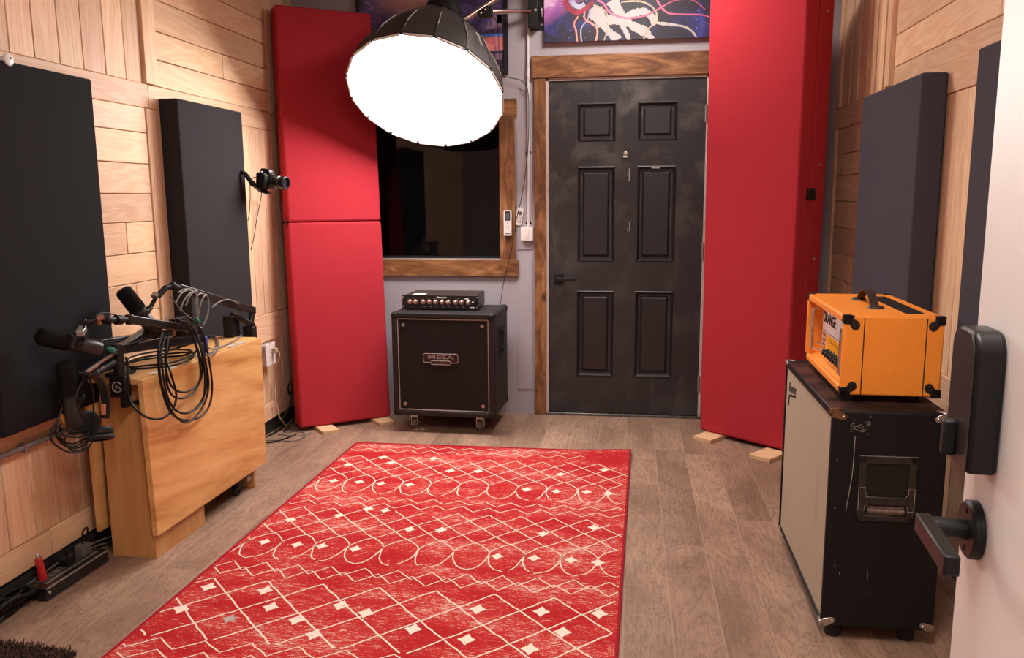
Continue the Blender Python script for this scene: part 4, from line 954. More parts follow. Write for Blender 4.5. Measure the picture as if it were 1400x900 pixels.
def remote(c, w, h, yaw, lab, kind):
    th = thing('remote_control', c, lab, 'remote control'); M = Matrix.Translation(c) @ Matrix.Rotation(yaw, 4, 'Y')
    b = MB(); P = rrect(0, 0, w, h, w*.12 if kind == 'lcd' else w*.45); b.poly([(q.x, 0, q.z) for q in P], (0, -.016, 0), 0, M); b.build('body', M_white, th, bevel=.002)
    b = MB()
    if kind == 'lcd':
        b.box(-w*.33, w*.33, -.0175, -.016, h*.10, h*.46, 0, M); b.box(-w*.23, w*.23, -.0182, -.0174, h*.13, h*.40, 1, M); b.cyl((0, -.016, 0), (0, -.018, 0), .004, n=10, mi=2, M=M)
        for k in range(3): b.box(-w*.25, w*.25, -.0168, -.016, -h*(.10+.08*k)-.003, -h*(.10+.08*k), 3, M)
        b.box(-w*.33, w*.33, -.0168, -.016, -h*.43, -h*.40, 0, M)
    else:
        b.lathe([(0, w*.30), (.0018, w*.30), (.0018, w*.13), (.0, w*.13)], M @ Vector((0, -.016, h*.17)), M.to_3x3() @ Vector((0, -1, 0)), 16, 0); b.box(-w*.05, w*.05, -.018, -.016, h*.17-w*.1, h*.17+w*.1, 3, M)
        for i in range(3):
            for j in range(4): b.cyl((-w*.25+w*.25*i, -.016, -h*.05-h*.09*j), (-w*.25+w*.25*i, -.0178, -h*.05-h*.09*j), w*.075, n=8, mi=(2 if (i, j) in ((0, 0),) else 1), M=M)
    b.build('buttons', [M_blackm, M_smoke, M_redp, plain('button_grey', (.5, .46, .45), .5)], th)
c = atY(694.5, 305, D-.02); remote(Vector((c.x, D-.0225, c.z)), .048, .155, 0, 'white remote control with grey screen mounted on the window frame', 'lcd')
c = atY(710.5, 296, D-.01); remote(Vector((c.x, D-.006, c.z)), .038, .112, .16, 'small rounded white remote control hanging beside the white switch box', 'fan')
def cable(nm, P, r, mat, lab, cat='cable', n=6, sm=8):
    b = MB(); b.tube(P, r, n, smooth=sm); return tag(b.build(nm, mat), lab, cat)
Yc = D-.030
cable('hanging_cord', [atY(686, 104, Yc), atY(700, 107, Yc), atY(712, 110, Yc), atY(721, 121, Yc), atY(723, 150, Yc), atY(722, 200, Yc), atY(718, 240, Yc), atY(712, 275, Yc-.012), atY(706, 300, Yc-.012), atY(701, 332, Yc-.012), atY(694, 365, Yc-.012), atY(688, 390, Yc), atY(684, 418, Yc)], .0022, M_blackm, 'thin black cord hanging down the grey wall from the lamp to the square cabinet', 'cord')
cable('drooping_cord', [atY(668, 22, D-.25), atY(677, 26, D-.2), atY(681, 40, D-.06), atY(682, 60, D-.04), atY(683, 80, D-.04), atY(686, 104, Yc)], .0025, M_blackm, 'thin black cord drooping from the boom clamp over the galaxy poster', 'cord')
b = MB(); b.tube([atY(710, 121, D-.002), atY(714, 124, D-.014), atY(720, 124.5, D-.02)], .002, 6)
tag(b.build('cord_hook', M_blackm), 'small dark cord hook beside the thin white conduit', 'hook')
# ------------------------------------------------ drop-leaf table
th = thing('drop_leaf_table', (-1.86, 3.14, 0), 'folded orange beech drop-leaf table on the left, loaded with microphone arms', 'table')
Mt = Matrix.Translation((-1.957, 2.745, 0)) @ Matrix.Rotation(-.030, 4, 'Z'); wb, db = .185, .800
b = MB(); b.box(0, wb, 0, .018, 0, .690, 0, Mt); b.build('end_panel', M_tabz, th, bevel=.001, seg=1)
b = MB(); b.box(0, wb, db-.018, db, 0, .690, 0, Mt); b.build('end_panel', M_tabz, th, bevel=.001, seg=1)
b = MB()
b.poly([(wb, .018, 0), (wb, .345, 0), (wb, .345, .082), (wb, db-.018, .082), (wb, db-.018, .689), (wb, .018, .689)], (-.018, 0, 0), 0, Mt)
b.build('side_panel', M_tabz, th)
b = MB(); b.poly([(0, .018, 0), (0, .345, 0), (0, .345, .082), (0, db-.018, .082), (0, db-.018, .689), (0, .018, .689)], (.018, 0, 0), 0, Mt); b.build('side_panel', M_tabz, th)
b = MB(); b.box(-.012, wb+.004, -.040, db+.08, .692, .712, 0, Mt); b.build('table_top', M_table, th, bevel=.0012, seg=1)
b = MB(); b.hexa([(wb-.002, -.012, .098), (wb+.020, -.012, .098), (wb+.020, db+.078, .098), (wb-.002, db+.078, .098), (wb+.007, -.044, .709), (wb+.029, -.044, .709), (wb+.029, db+.078, .709), (wb+.007, db+.078, .709)], 0, Mt)
b.build('drop_leaf', M_table, th, bevel=.001, seg=1)
b = MB(); b.hexa([(-.055, -.01, .100), (-.037, -.01, .100), (-.037, db+.06, .100), (-.055, db+.06, .100), (-.034, -.04, .705), (-.016, -.04, .705), (-.016, db+.06, .705), (-.034, db+.06, .705)], 0, Mt)
b.build('drop_leaf', M_table, th, bevel=.001, seg=1)
for y0 in (.05, .13, .62, .70): b = MB(); b.box(wb-.012, wb+.020, y0, y0+.055, .7118, .7135, 0, Mt); b.build('leaf_hinge', plain('nickel_hinge', (.75, .68, .60), .3, .3), th)
b = MB(); b.box(wb-.006, wb+.004, .715, .745, .055, .080, 0, Mt); b.build('caster_plate', M_galv, th)
b = MB(); b.lathe([(-.012, .015), (-.012, .024), (-.006, .028), (.006, .028), (.012, .024), (.012, .015)], Mt @ Vector((wb-.035, .68, .028)), (1, .2, 0), 20); b.box(wb-.052, wb-.018, .67, .71, .03, .080, 0, Mt); b.build('caster', M_rub, th)
b = MB(); b.lathe([(-.012, .015), (-.012, .024), (-.006, .028), (.006, .028), (.012, .024), (.012, .015)], Mt @ Vector((.035, .68, .028)), (1, .2, 0), 20); b.box(.018, .052, .67, .71, .03, .080, 0, Mt); b.build('caster', M_rub, th)
ZT = .7135
# ------------------------------------------------ microphone arms
M_arm = plain('arm_black_aluminium', (.020, .017, .016), .36, .3, var=.15)
# first arm: clamp with swirl logo, two folded links
AX = -1.835
th = thing('microphone_boom', (AX, 2.70, .60), 'black microphone arm clamped to the near table end, swirl logo on its clamp', 'microphone arm', )
cc = atY(160, 531, 2.668)
b = MB(); b.box(cc.x-.032, cc.x+.034, 2.668, 2.704, cc.z-.036, cc.z+.044); cl = b.build('clamp', M_blackm, th, bevel=.006)
b = MB(); b.box(cc.x+.005, cc.x+.028, 2.672, 2.700, cc.z-.075, cc.z-.03); b.bar((cc.x+.015, 2.685, cc.z-.065), (cc.x+.052, 2.79, cc.z-.072), .022, .014); b.cyl((cc.x+.035, 2.75, cc.z-.065), (cc.x+.035, 2.75, .690), .005, n=10); b.build('clamp_screw', M_blackm, th, bevel=.002)
Ml = frame((cc.x+.001, 2.6672, cc.z+.004), (1, 0, 0), (0, 0, 1)); b = MB(); M_logo = plain('logo_grey', (.42, .40, .38), .5)
b.tube([Ml @ Vector((.0185*math.cos(t), .0185*math.sin(t), 0)) for t in [math.radians(30+k*300/18) for k in range(19)]]+[Ml @ Vector((.006, -.001, 0))], .0018, 6, smooth=0)
b.tube([Ml @ Vector(q) for q in ((-.006, .008, 0), (-.006, -.008, 0), (.007, 0, 0))], .0016, 6, smooth=0, closed=True); b.build('logo', M_logo, cl)
pt_ = atY(163, 478, 2.70)
b = MB(); b.cyl((pt_.x, 2.695, cc.z+.04), (pt_.x, 2.695, pt_.z+.004), .017, n=18); b.build('post', M_arm, th)
l0 = Vector((pt_.x, 2.695, pt_.z+.002)); l1 = atX(272, 463, -1.79)
b = MB(); b.bar(l0-(l1-l0).normalized()*.015, l1, .030, .036); b.cyl(l0-Vector((0, 0, .02)), l0+Vector((0, 0, .02)), .021); b.cyl(l1-Vector((0, 0, .018)), l1+Vector((0, 0, .05)), .017); b.build('lower_link', M_arm, th, bevel=.004)
m0 = atX(267, 451, -1.785); m1 = atX(177, 437, -1.775)
b = MB(); b.bar(m0, m1, .028, .030); b.cyl(m1-Vector((0, 0, .018)), m1+Vector((0, 0, .018)), .015); b.build('upper_link', M_arm, th, bevel=.004)
n0 = atX(148, 438, -1.785)
b = MB(); b.cyl(m1, n0, .011, n=14); b.sphere(n0, .016); b.cyl(n0+(m1-n0)*.35, n0+(m1-n0)*.6, .017, n=14); b.build('ball_joint', M_blackm, th)
n1 = atX(140, 436, -1.80); n2 = atX(118, 443, -1.83)
b = MB(); b.cyl(n0, n1, .012); b.cyl(n1, n2, .008); b.cyl(atX(140, 433, -1.79), atX(131, 437, -1.80), .011, mi=1); b.cyl(atX(131, 437, -1.80), atX(117, 442, -1.82), .009); b.box(-.01, .01, -.01, .01, -.016, .016, 0, Matrix.Translation(n1)); b.cyl(n1+Vector((0, -.012, -.012)), n1+Vector((0, -.020, -.012)), .006, mi=2)
b.build('mount', [M_blackm, plain('copper_connector', (.42, .26, .20), .3, .8), M_orange_led], th)
# microphones (broadcast style: foam barrel, yoke, body)
def mic(tip, tail, r, lab, foamfrac=.44, yoke=None, flat=0):
    tip = Vector(tip); tail = Vector(tail); d = (tail-tip).normalized(); L_ = (tail-tip).length
    th = thing('studio_microphone', (tip+tail)/2, lab, 'microphone')
    F = L_*foamfrac
    b = MB(); b.lathe([(0, 0), (0, r*.72), (.006, r*.93), (.014, r), (F*.9, r*1.04), (F, r*1.0), (F, r*.8)], tip, d, 28); b.build('foam_windscreen', M_foam, th)
    b = MB(); b.lathe([(F-.004, 0), (F-.004, r*.86), (F+.012, r*.90), (F+.014, r*.84), (F+.03, r*.84), (F+.032, r*.88), (L_-.018, r*.88), (L_-.014, r*.82), (L_-.002, r*.80), (L_, r*.72), (L_, 0)], tip, d, 28); b.build('body', plain('mic_body_grey_black', (.028, .024, .023), .42), th)
    s_ = d.cross(Vector((0, 0, 1))).normalized(); up = s_.cross(d).normalized()
    c0 = tip+d*(F+.028)
    b = MB()
    for sgn in (-1, 1): b.cyl(c0+s_*sgn*r*.9, c0+s_*sgn*(r*1.18), .012, n=14)
    pk = (Vector(yoke)-c0) if yoke is not None else up*.055
    b.tube([c0+s_*r*1.12, c0+s_*r*1.1+pk*.5, c0+s_*r*.5+pk*.95, c0+pk*1.0-s_*r*.5, c0-s_*r*1.1+pk*.5, c0-s_*r*1.12], .006, 8, smooth=5)
    b.build('yoke', M_blackm, th)
    b = MB(); b.lathe([(F-.002, r*1.0), (F+.002, r*1.02), (F+.006, r*.98)], tip, d, 28)
    b.build('collar_ring', M_black, th)
    return th, c0
MR = .031
t1 = atX(52, 459, -1.905); t1e = atX(137, 477, -1.81)
th1, c0 = mic(t1, t1e, MR*.98, 'black studio microphone lying nearly level above the near table end', .45, yoke=n2+Vector((0, .0, -.01)))
b = MB(); c_ = atX(109, 455, -1.80); dl = (n2-c_).normalized(); b.bar(c_+Vector((0, 0, -.004)), c_+dl*.045, .024, .02); b.build('bright_bracket', plain('bracket_silver', (.45, .43, .42), .3, .6), th1, bevel=.002)
t2 = atX(167, 396, -1.90); t2e = atX(216, 459, -1.82)
y2 = atX(206, 420, -1.835)
th2, c2 = mic(t2, t2e, MR, 'black studio microphone tilted up on the rear arm against pale boards', .42, yoke=y2)
t3 = atX(88, 496, -1.86); t3e = atX(104, 592, -1.87)
th3, c3 = mic(t3, t3e, MR*.95, 'black studio microphone hanging upright beside the headphones at the near table end', .43)
# second arm: long links folded behind, rod carrying the hanging microphone
th = thing('microphone_boom', (-1.90, 2.80, .71), 'black folding microphone arm lying behind the clamp with a green strap on its rod', 'microphone arm')
g0 = atX(152, 483, -1.83); g1 = atX(207, 447, -1.865); g2 = atX(125, 505, -1.87)
b = MB(); b.bar(g0, g1, .034, .016); b.build('diagonal_link', M_arm, th, bevel=.003)
b = MB(); b.bar(atX(133, 470, -1.88), atX(232, 455, -1.885), .03, .028); b.build('rear_link', M_arm, th, bevel=.003)
b = MB(); r0, r1 = atX(154, 484, -1.80), atX(116, 510, -1.83); b.cyl(r0, r1, .006, n=12, mi=1); b.cyl(r0+(r1-r0)*.55, r0+(r1-r0)*1.0, .009, n=12, mi=1); b.cyl(atX(156, 495, -1.83), atX(122, 516, -1.84), .012); b.sphere(atX(130, 511, -1.83), .017); b.sphere(atX(144, 503, -1.84), .015); b.cyl(atX(123, 506, -1.83), atX(108, 528, -1.85), .009)
for q in ((131, 498), (127, 512), (140, 492), (137, 505)): b.cyl(atX(*q, -1.83), atX(q[0]+5, q[1]-4, -1.825), .004, n=8, mi=1)
b.build('knuckles', [M_blackm, M_steel], th)
b = MB(); q = atX(153, 479, -1.795)
b.sphere(q, .011, sc=(1, 1.2, 1.)); b.sphere(q+Vector((-.004, -.012, .008)), .008); b.sphere(q+Vector((.0, .008, -.010)), .007); b.build('green_strap', M_green, th)
q0 = atX(140, 513, -1.86)
b = MB(); b.cyl((-1.875, 2.76, ZT), (-1.875, 2.76, .775), .020); b.cyl((-1.875, 2.76, .775), atX(150, 480, -1.875), .012); b.box(-1.91, -1.84, 2.72, 2.81, ZT+.0005, ZT+.012); b.build('base', M_blackm, th, bevel=.002)
# third arm: rear
th = thing('microphone_boom', (-1.84, 3.72, .71), 'black low-profile microphone arm at the far end of the table, wrapped with grey cable', 'microphone arm')
p0 = atX(345, 424, -1.80); p1 = atX(243, 394, -1.80)
b = MB(); b.bar(p0, p1, .028, .034); b.cyl(p0-Vector((0, 0, .018)), p0+Vector((0, 0, .018)), .017); b.build('upper_link', M_arm, th, bevel=.004)
k0 = atX(343, 443, -1.80); k1 = atX(316, 430, -1.86)
b = MB(); b.cyl(p0-Vector((0, 0, .012)), k0, .013); b.build('hinge_post', plain('polished_black_post', (.05, .045, .04), .2, .8), th)
b = MB(); b.bar(k0+(k0-k1).normalized()*.015, k1, .034, .022); b.build('lower_link', M_arm, th, bevel=.004)
b = MB(); b.box(k1.x-.03, k1.x+.02, k1.y-.03, k1.y+.04, ZT+.0005, k1.z-.005); b.box(k0.x-.035, k0.x+.02, k0.y-.02, k0.y+.02, .66, k0.z-.01); b.build('base', M_blackm, th, bevel=.004)
j0 = atX(236, 391, -1.80)
b = MB(); b.cyl(p1, j0, .014); b.sphere(j0, .017); b.cyl(j0, atX(226, 394, -1.81), .011); b.cyl(atX(226, 394, -1.81), atX(216, 405, -1.82), .012); b.cyl(atX(213, 402, -1.818), atX(210, 406, -1.82), .013, mi=1); b.cyl(atX(214, 405, -1.82), y2, .008); b.build('mic_mount', [M_blackm, plain('thread_ring_grey', (.45, .43, .42), .3, .8)], th)
# ------------------------------------------------ headphones hung by the near microphone
th = thing('headphones', atX(128, 560, -1.80), 'black headphones hanging at the near end of the table', 'headphones')
b = MB(); HX = -1.805
pts = [atX(x, y, HX) for x, y in ((113, 510), (124, 512), (135, 520), (142, 534), (145, 553), (144, 572))]
Pc = catmull(pts, 6)
for i in range(len(Pc)-1): b.bar(Pc[i], Pc[i+1]+(Pc[i+1]-Pc[i])*.1, .030, .008, up=(0, -.5, 1) if i < 14 else (0, -1, .2))
b.build('headband', plain('headband_black', (.022, .018, .018), .3), th)
e1c = atX(136, 588, -1.805)
b = MB(); b.lathe([(-.010, 0), (-.010, .036), (.0, .044), (.014, .044), (.020, .036), (.020, 0)], e1c, Vector((.2, -.3, -1)), 26, 0); b.build('ear_cup', M_blackm, th)
b = MB(); b.lathe([(0, .030), (.0, .044), (.010, .048), (.018, .042), (.018, .026)], e1c+Vector((.2, -.3, -1)).normalized()*.018, Vector((.2, -.3, -1)), 26, 0); b.build('ear_pad', M_rub, th)
b = MB(); b.lathe([(-.012, 0), (-.012, .034), (.0, .042), (.016, .042), (.022, .034), (.022, 0)], atX(118, 578, -1.86), Vector((.9, -.3, .2)), 26, 0); b.build('ear_cup', M_blackm, th)
b = MB()
for k_ in range(3): b.bar(atX(140+2*k_, 553, -1.785), atX(139.5+2*k_, 567, -1.785), .003, .003)
b.build('copper_marks', plain('copper_mark', (.5, .18, .10), .4), th)
b = MB(); b.cyl(atX(84, 566, -1.84), atX(86, 577, -1.84), .004, mi=0); tag(b.build('jack_plug', M_gold), 'small brass jack plug beside the hanging microphone', 'plug')
# ------------------------------------------------ cables on the table
def loops(nm, Pl, r, mat, lab, cat='cable coil'):
    b = MB()
    for P in Pl: b.tube(P, r, 7, smooth=7)
    return tag(b.build(nm, mat), lab, cat)
def aX(lst, X): return [atX(x, y, X) if len((x, y)) == 2 else None for x, y in lst]
CXF = -1.715
F = [
 [(240, 436), (256, 434), (270, 445), (280, 465), (287, 500), (290, 530), (286, 555), (274, 570), (258, 575), (243, 572), (231, 560), (222, 535), (217, 505), (217, 475), (222, 455)],
 [(236, 437), (252, 436), (266, 450), (277, 478), (283, 510), (281, 535), (270, 556), (255, 565), (240, 561), (230, 545), (224, 520), (221, 490), (222, 462)],
 [(244, 438), (258, 443), (270, 462), (279, 488), (285, 520), (282, 545), (270, 567), (254, 578), (238, 567), (228, 548), (220, 520), (218, 490), (226, 460)],
 [(232, 438), (248, 440), (262, 455), (271, 480), (277, 505), (272, 524), (260, 534), (247, 536), (236, 530), (229, 515), (226, 495), (227, 470), (231, 458)],
 [(238, 440), (252, 444), (264, 462), (272, 490), (274, 515), (268, 532), (258, 542), (246, 545), (236, 541), (229, 528), (227, 506), (228, 480), (230, 460)],
 [(252, 438), (266, 452), (275, 480), (280, 512), (278, 545), (268, 560)],
]
hang = [[atX(x, y, CXF+.006*(k % 3)) if y > 470 else atX(x, y, CXF-.03+.006*(k % 3)) for x, y in P] for k, P in enumerate(F)]
loops('cable_coil', hang, .0042, M_cab, 'thick black cable coil hanging over the front of the table')
loops('microphone_cable', [[atX(x, y, -1.74) if y < 500 else atX(x, y, -1.735 if x < 186 else CXF+.01) for x, y in ((172, 488), (175, 500), (174, 520), (177, 545), (188, 562), (204, 572), (222, 572), (236, 560), (241, 540), (234, 512), (228, 490), (232, 470))]], .0042, M_cab, 'single black cable looping from the clamp across the table front', 'cable')
G = [
 [(244, 400), (252, 396), (262, 396), (268, 404), (270, 420)], [(240, 415), (247, 402), (256, 397), (263, 398)], [(246, 425), (252, 410), (262, 399), (269, 402), (270, 425), (268, 440)],
 [(268, 428), (267, 412), (272, 402), (280, 403), (283, 405)], [(270, 440), (272, 425), (276, 410), (282, 403), (285, 412), (284, 430), (278, 445)], [(254, 418), (260, 404), (268, 398), (272, 402)],
 [(290, 420), (300, 413), (312, 410), (322, 413), (326, 416)],
]
loops('cable_coil', [[atX(x, y, -1.778) for x, y in P] for P in G], .0035, M_greyf, 'grey cable wound round the rear microphone arm')
loops('microphone_cable', [[atX(x, y, -1.79) for x, y in ((233, 404), (240, 415), (252, 428), (262, 436), (270, 445))], [atX(x, y, -1.80) for x, y in ((235, 420), (232, 430), (226, 438))]], .0028, M_greyf, 'thin cable trailing from the rear microphone mount to the coils', 'cable')
loops('cable_coil', [[atZ(x, y, ZT+.006+.004*k) for x, y in P] for k, P in enumerate([
 [(168, 500), (185, 494), (215, 489), (250, 486), (262, 480), (240, 478), (205, 482), (180, 488), (170, 497)],
 [(172, 503), (200, 500), (230, 497), (255, 489), (264, 482), (230, 484), (190, 490), (172, 498)],
 [(178, 505), (210, 503), (240, 499), (262, 490), (268, 480)]])], .0042, M_cab, 'black cable coil lying flat on the table top')
loops('cable_coil', [[atZ(x, y, ZT+.005) for x, y in P] for P in [[(281, 484), (292, 480), (297, 470), (294, 462), (285, 459), (278, 462), (280, 470), (288, 477), (300, 475), (320, 466), (330, 459)], [(283, 487), (296, 481), (299, 470), (292, 460), (282, 458)]]], .0032, M_greyf, 'grey cable loop on the far end of the table top')
b = MB(); q = atX(281, 467, -1.76); b.box(q.x-.008, q.x+.008, q.y-.010, q.y+.010, q.z-.05, q.z+.02); tag(b.build('cable_tie', M_purple, bevel=.004), 'dark violet cable tie strap at the back of the hanging coil', 'strap')
b = MB(); q = atX(269, 438, -1.77); b.sphere(q, .010); b.sphere(q+Vector((.0, .012, -.008)), .008); tag(b.build('cable_tie', M_green), 'green strap at the top of the hanging coil', 'strap')
# extra links and leads in the tangle between the arms
loops('microphone_cable', [[atX(x, y, -1.80) for x, y in P] for P in [[(131, 432), (140, 428), (155, 430), (172, 436), (180, 440)], [(114, 466), (115, 452), (115, 440), (118, 438)], [(180, 470), (200, 462), (225, 455), (250, 448)], [(222, 470), (236, 462), (252, 455), (262, 457)]]], .0028, M_cab, 'thin black leads running along the front microphone arm', 'cable')
Hh = [[(85, 558), (78, 575), (70, 590), (71, 603), (82, 613), (97, 619), (112, 617), (124, 608), (128, 590), (128, 560)], [(90, 585), (82, 598), (90, 610), (104, 613), (118, 606), (124, 592)], [(80, 570), (76, 590), (84, 606), (100, 611), (115, 604)], [(96, 590), (88, 603), (100, 617), (116, 614)],
      [(118, 512), (126, 530), (128, 560), (127, 600)], [(72, 588), (90, 596), (108, 598), (122, 592)], [(76, 582), (95, 590), (112, 590), (126, 584)], [(82, 580), (84, 600), (100, 607), (120, 598)], [(110, 525), (104, 545), (112, 570), (122, 585), (118, 600)]]
loops('cable_coil', [[atX(x, y, -1.80-.012*(k % 4)) for x, y in P] for k, P in enumerate(Hh)], .0032, M_cab, 'black cable coil dangling below the hanging microphone and headphones')
# ------------------------------------------------ stills camera on a wall arm
CC = Vector(atX(374, 243, -1.86))
th = thing('stills_camera', CC, 'small black stills camera with long lens on the left wall arm', 'camera')
ld = Vector((.93, -.22, -.13)).normalized(); cu_ = Vector((0, 0, 1)); Mc = Matrix.Translation(atX(363, 246, -1.875)) @ Matrix.Rotation(math.atan2(ld.y, ld.x), 4, 'Z') @ Matrix.Rotation(.12, 4, 'Y')
b = MB(); b.box(-.026, .026, -.048, .048, -.044, .036, 0, Mc); b.box(.010, .040, -.060, -.030, -.044, .030, 0, Mc); b.build('body', M_blackm, th, bevel=.008, seg=3)
b = MB(); b.hexa([(-.025, -.022, .034), (.038, -.022, .034), (.038, .022, .034), (-.025, .022, .034), (-.02, -.015, .058), (.030, -.015, .056), (.030, .015, .056), (-.02, .015, .058)], 0, Mc); b.cyl((0, -.038, .034), (0, -.038, .044), .009, M=Mc, mi=1); b.box(.026, .038, -.018, -.002, .040, .050, 2, Mc); b.build('viewfinder_hump', [M_blackm, M_steel, M_white], th, bevel=.003)
b = MB(); b.lathe([(.022, .030), (.030, .033), (.055, .033), (.058, .031), (.062, .033), (.085, .033), (.088, .029), (.094, .029), (.098, .033), (.125, .034), (.128, .031), (.128, .028), (.120, .026)], Mc @ Vector((0, .004, -.004)), Mc.to_3x3() @ Vector((1, 0, 0)), 28); b.lathe([(.0, .0295), (.003, .0295)], Mc @ Vector((.09, .004, -.004)), Mc.to_3x3() @ Vector((1, 0, 0)), 28, 1); b.build('lens', [plain('lens_black', (.014, .013, .013), .32), M_steel], th)
b = MB(); b.lathe([(.118, 0), (.118, .027)], Mc @ Vector((0, .004, -.004)), Mc.to_3x3() @ Vector((1, 0, 0)), 28); b.build('lens_glass', plain('coated_glass', (.01, .012, .02), .05), th)
th = thing('camera_mount', atX(337, 242, -1.97), 'short black bracket arm bolted behind the charcoal panel, holding the camera', 'bracket')
a_ = [Vector(atX(334, 236, -1.955)), Vector(atX(345, 251, -1.92)), Mc @ Vector((-.015, 0, -.062)), Mc @ Vector((.028, 0, -.062))]
b = MB(); b.bar(a_[0], a_[1], .026, .022); b.bar(a_[1], a_[2], .026, .018); b.bar(a_[2], a_[3], .03, .014); b.build('arm_links', M_black, th, bevel=.003)
b = MB(); b.cyl(Mc @ Vector((.0, 0, -.056)), Mc @ Vector((.0, 0, -.045)), .016); b.sphere(a_[1], .016); b.cyl(Mc @ Vector((.012, -.012, -.069)), Mc @ Vector((.012, .012, -.069)), .005, n=8, mi=1); b.cyl(a_[0], a_[0]+Vector((-.09, .02, 0)), .01); b.build('ball_head', [M_black, M_steel], th)
loops('hanging_cord', [[atX(x, y, X_) for x, y, X_ in ((352, 242, -1.90), (345, 244, -1.95), (342, 252, -2.03), (342, 270, -2.05), (341, 290, -2.05), (339, 302, -2.05))], [atX(x, y, X_) for x, y, X_ in ((358, 262, -1.93), (356, 275, -2.05), (351, 300, -2.055), (347, 325, -2.055), (343, 342, -2.05))]], .0022, M_cab, 'thin black cords hanging down the boards from the small camera', 'cord')
# ------------------------------------------------ wall outlet, conduit, plug, cord, floor cables
oc = Vector(atX(367, 480, XL+.04))
th = thing('wall_outlet', (XL, oc.y, .43), 'surface-mounted white outlet box on the boards beside the left red panel', 'outlet')
b = MB(); b.box(XL+.001, XL+.048, oc.y-.055, oc.y+.055, .425, .540); b.build('steel_box', plain('box_beige_steel', (.42, .34, .30), .5), th, bevel=.004)
b = MB(); b.box(XL+.048, XL+.054, oc.y-.060, oc.y+.060, .420, .545); b.build('cover_plate', M_white, th, bevel=.002)
b = MB()
for z_ in (.462, .505): b.box(XL+.054, XL+.0555, oc.y-.018, oc.y+.018, z_-.014, z_+.014)
b.build('socket', plain('socket_cream', (.6, .55, .5), .4), th)
b = MB(); b.cyl((XL+.022, 0.3, .520), (XL+.022, oc.y-.075, .520), .010, n=14)
for y in (.9, 1.8, 2.45, 3.3, 4.1): b.box(XL+.009, XL+.034, y-.008, y+.008, .506, .534)
b.cyl((XL+.022, oc.y-.085, .520), (XL+.022, oc.y-.055, .520), .014, n=14)
tag(b.build('wall_conduit', M_galv), 'grey metal conduit pipe running along the left wall boards to the outlet', 'pipe')
b = MB(); b.box(XL+.056, XL+.085, oc.y-.012+.02, oc.y+.014+.02, .485, .515); tag(b.build('power_plug', M_cord, bevel=.004), 'beige plug pushed into the white wall outlet', 'plug')
pc = Vector((XL+.085, oc.y+.02, .50))
cable('mains_cable', [pc, pc+Vector((.012, .0, -.03)), pc+Vector((-.02, .01, -.10)), Vector(atX(377, 520, XL+.03)), Vector(atX(376, 540, XL+.03)), Vector(atX(380, 560, XL+.04)), Vector(atX(383, 572, XL+.05)), atZ(392, 583, .012)], .004, M_cord, 'beige power cord dropping from the outlet to the floor cables', 'cord')
def floorcable(P, r, mat, nm, lab, z=None):
    return loops(nm, [[atZ(x, y, (r+.0012) if z is None else z+k*.0) for k, (x, y) in enumerate(q)] for q in P], r, mat, lab, 'cables')
floorcable([[(340, 602), (365, 592), (385, 580), (398, 568)], [(335, 606), (362, 598), (382, 588), (396, 574)], [(338, 596), (358, 585), (375, 576), (388, 562), (396, 556)], [(336, 610), (360, 606), (380, 603), (405, 594)]], .0042, M_cab, 'floor_cable', 'black cables bunched on the floor between table and left red panel')
floorcable([[(355, 603), (375, 602), (400, 603), (415, 598), (416, 592), (400, 590), (385, 592)], [(352, 608), (375, 590), (378, 588), (366, 590), (356, 600)], [(350, 590), (370, 578), (388, 570), (400, 566)], [(380, 594), (405, 596), (425, 592)]], .0028, M_greyf, 'floor_cable', 'thin grey cable looped on the floor in front of the left red panel')
Xc = -1.97
loops('standing_cable', [[Vector(atX(399, 528, -2.0)), Vector(atX(403, 518, -1.985)), Vector(atX(409, 530, -1.98)), Vector(atX(411, 548, -1.98)), Vector(atX(405, 570, -1.98)), atZ(388, 590, .008)], [Vector(atX(397, 522, -2.0)), Vector(atX(394, 530, -2.0)), Vector(atX(396, 540, -2.0)), Vector(atX(400, 530, -2.0)), Vector(atX(400, 520, -2.0))], [Vector(atX(399, 535, -1.99)), Vector(atX(398, 550, -1.99)), Vector(atX(391, 565, -2.0)), atZ(376, 588, .012)]], .0052, M_cab, 'black cable loop leaning in the corner beside the left red panel', 'cable')
# ------------------------------------------------ stage box / power strip on the floor by the left wall
th = thing('power_strip', (-1.99, 2.52, 0), 'black metal power strip box on the floor by the left wall', 'power strip')
Ms = Matrix.Translation((-2.035, 2.372, 0)) @ Matrix.Rotation(-.035, 4, 'Z')
ws, ds, hs = .085, .325, .052
b = MB(); b.box(0, ws, 0, ds, .006, hs, 0, Ms); b.build('housing', plain('glossy_black_metal', (.012, .011, .012), .25), th, bevel=.004)
b = MB(); b.box(.012, .050, .03, ds-.03, hs, hs+.002, 0, Ms); b.box(ws-.002, ws+.0015, .004, ds-.006, hs-.006, hs-.001, 1, Ms); b.box(.055, .062, .03, ds-.03, hs, hs+.0015, 1, Ms); b.build('outlet_strip', [plain('strip_dark_grey', (.05, .045, .045), .35), plain('strip_light_edge', (.40, .37, .36), .3, .5)], th)
for k_ in range(8): b = MB(); b.box(.020, .042, .045+.031*k_, .045+.031*k_+.020, hs+.002, hs+.0035, 0, Ms); b.build('socket', M_smoke, th)
b = MB(); b.sphere(Ms @ Vector((ws+.002, .012, .032)), .006); b.build('indicator', M_steel, th)
b = MB(); q = Ms @ Vector((.030, .055, hs+.0035)); b.lathe([(0, .0), (0, .013), (.004, .014), (.075, .0125), (.080, .010), (.080, 0)], q, (-.10, -.05, 1), 18); b.lathe([(.080, .008), (.090, .008), (.096, .005), (.096, 0)], q, (-.10, -.05, 1), 14, 1)
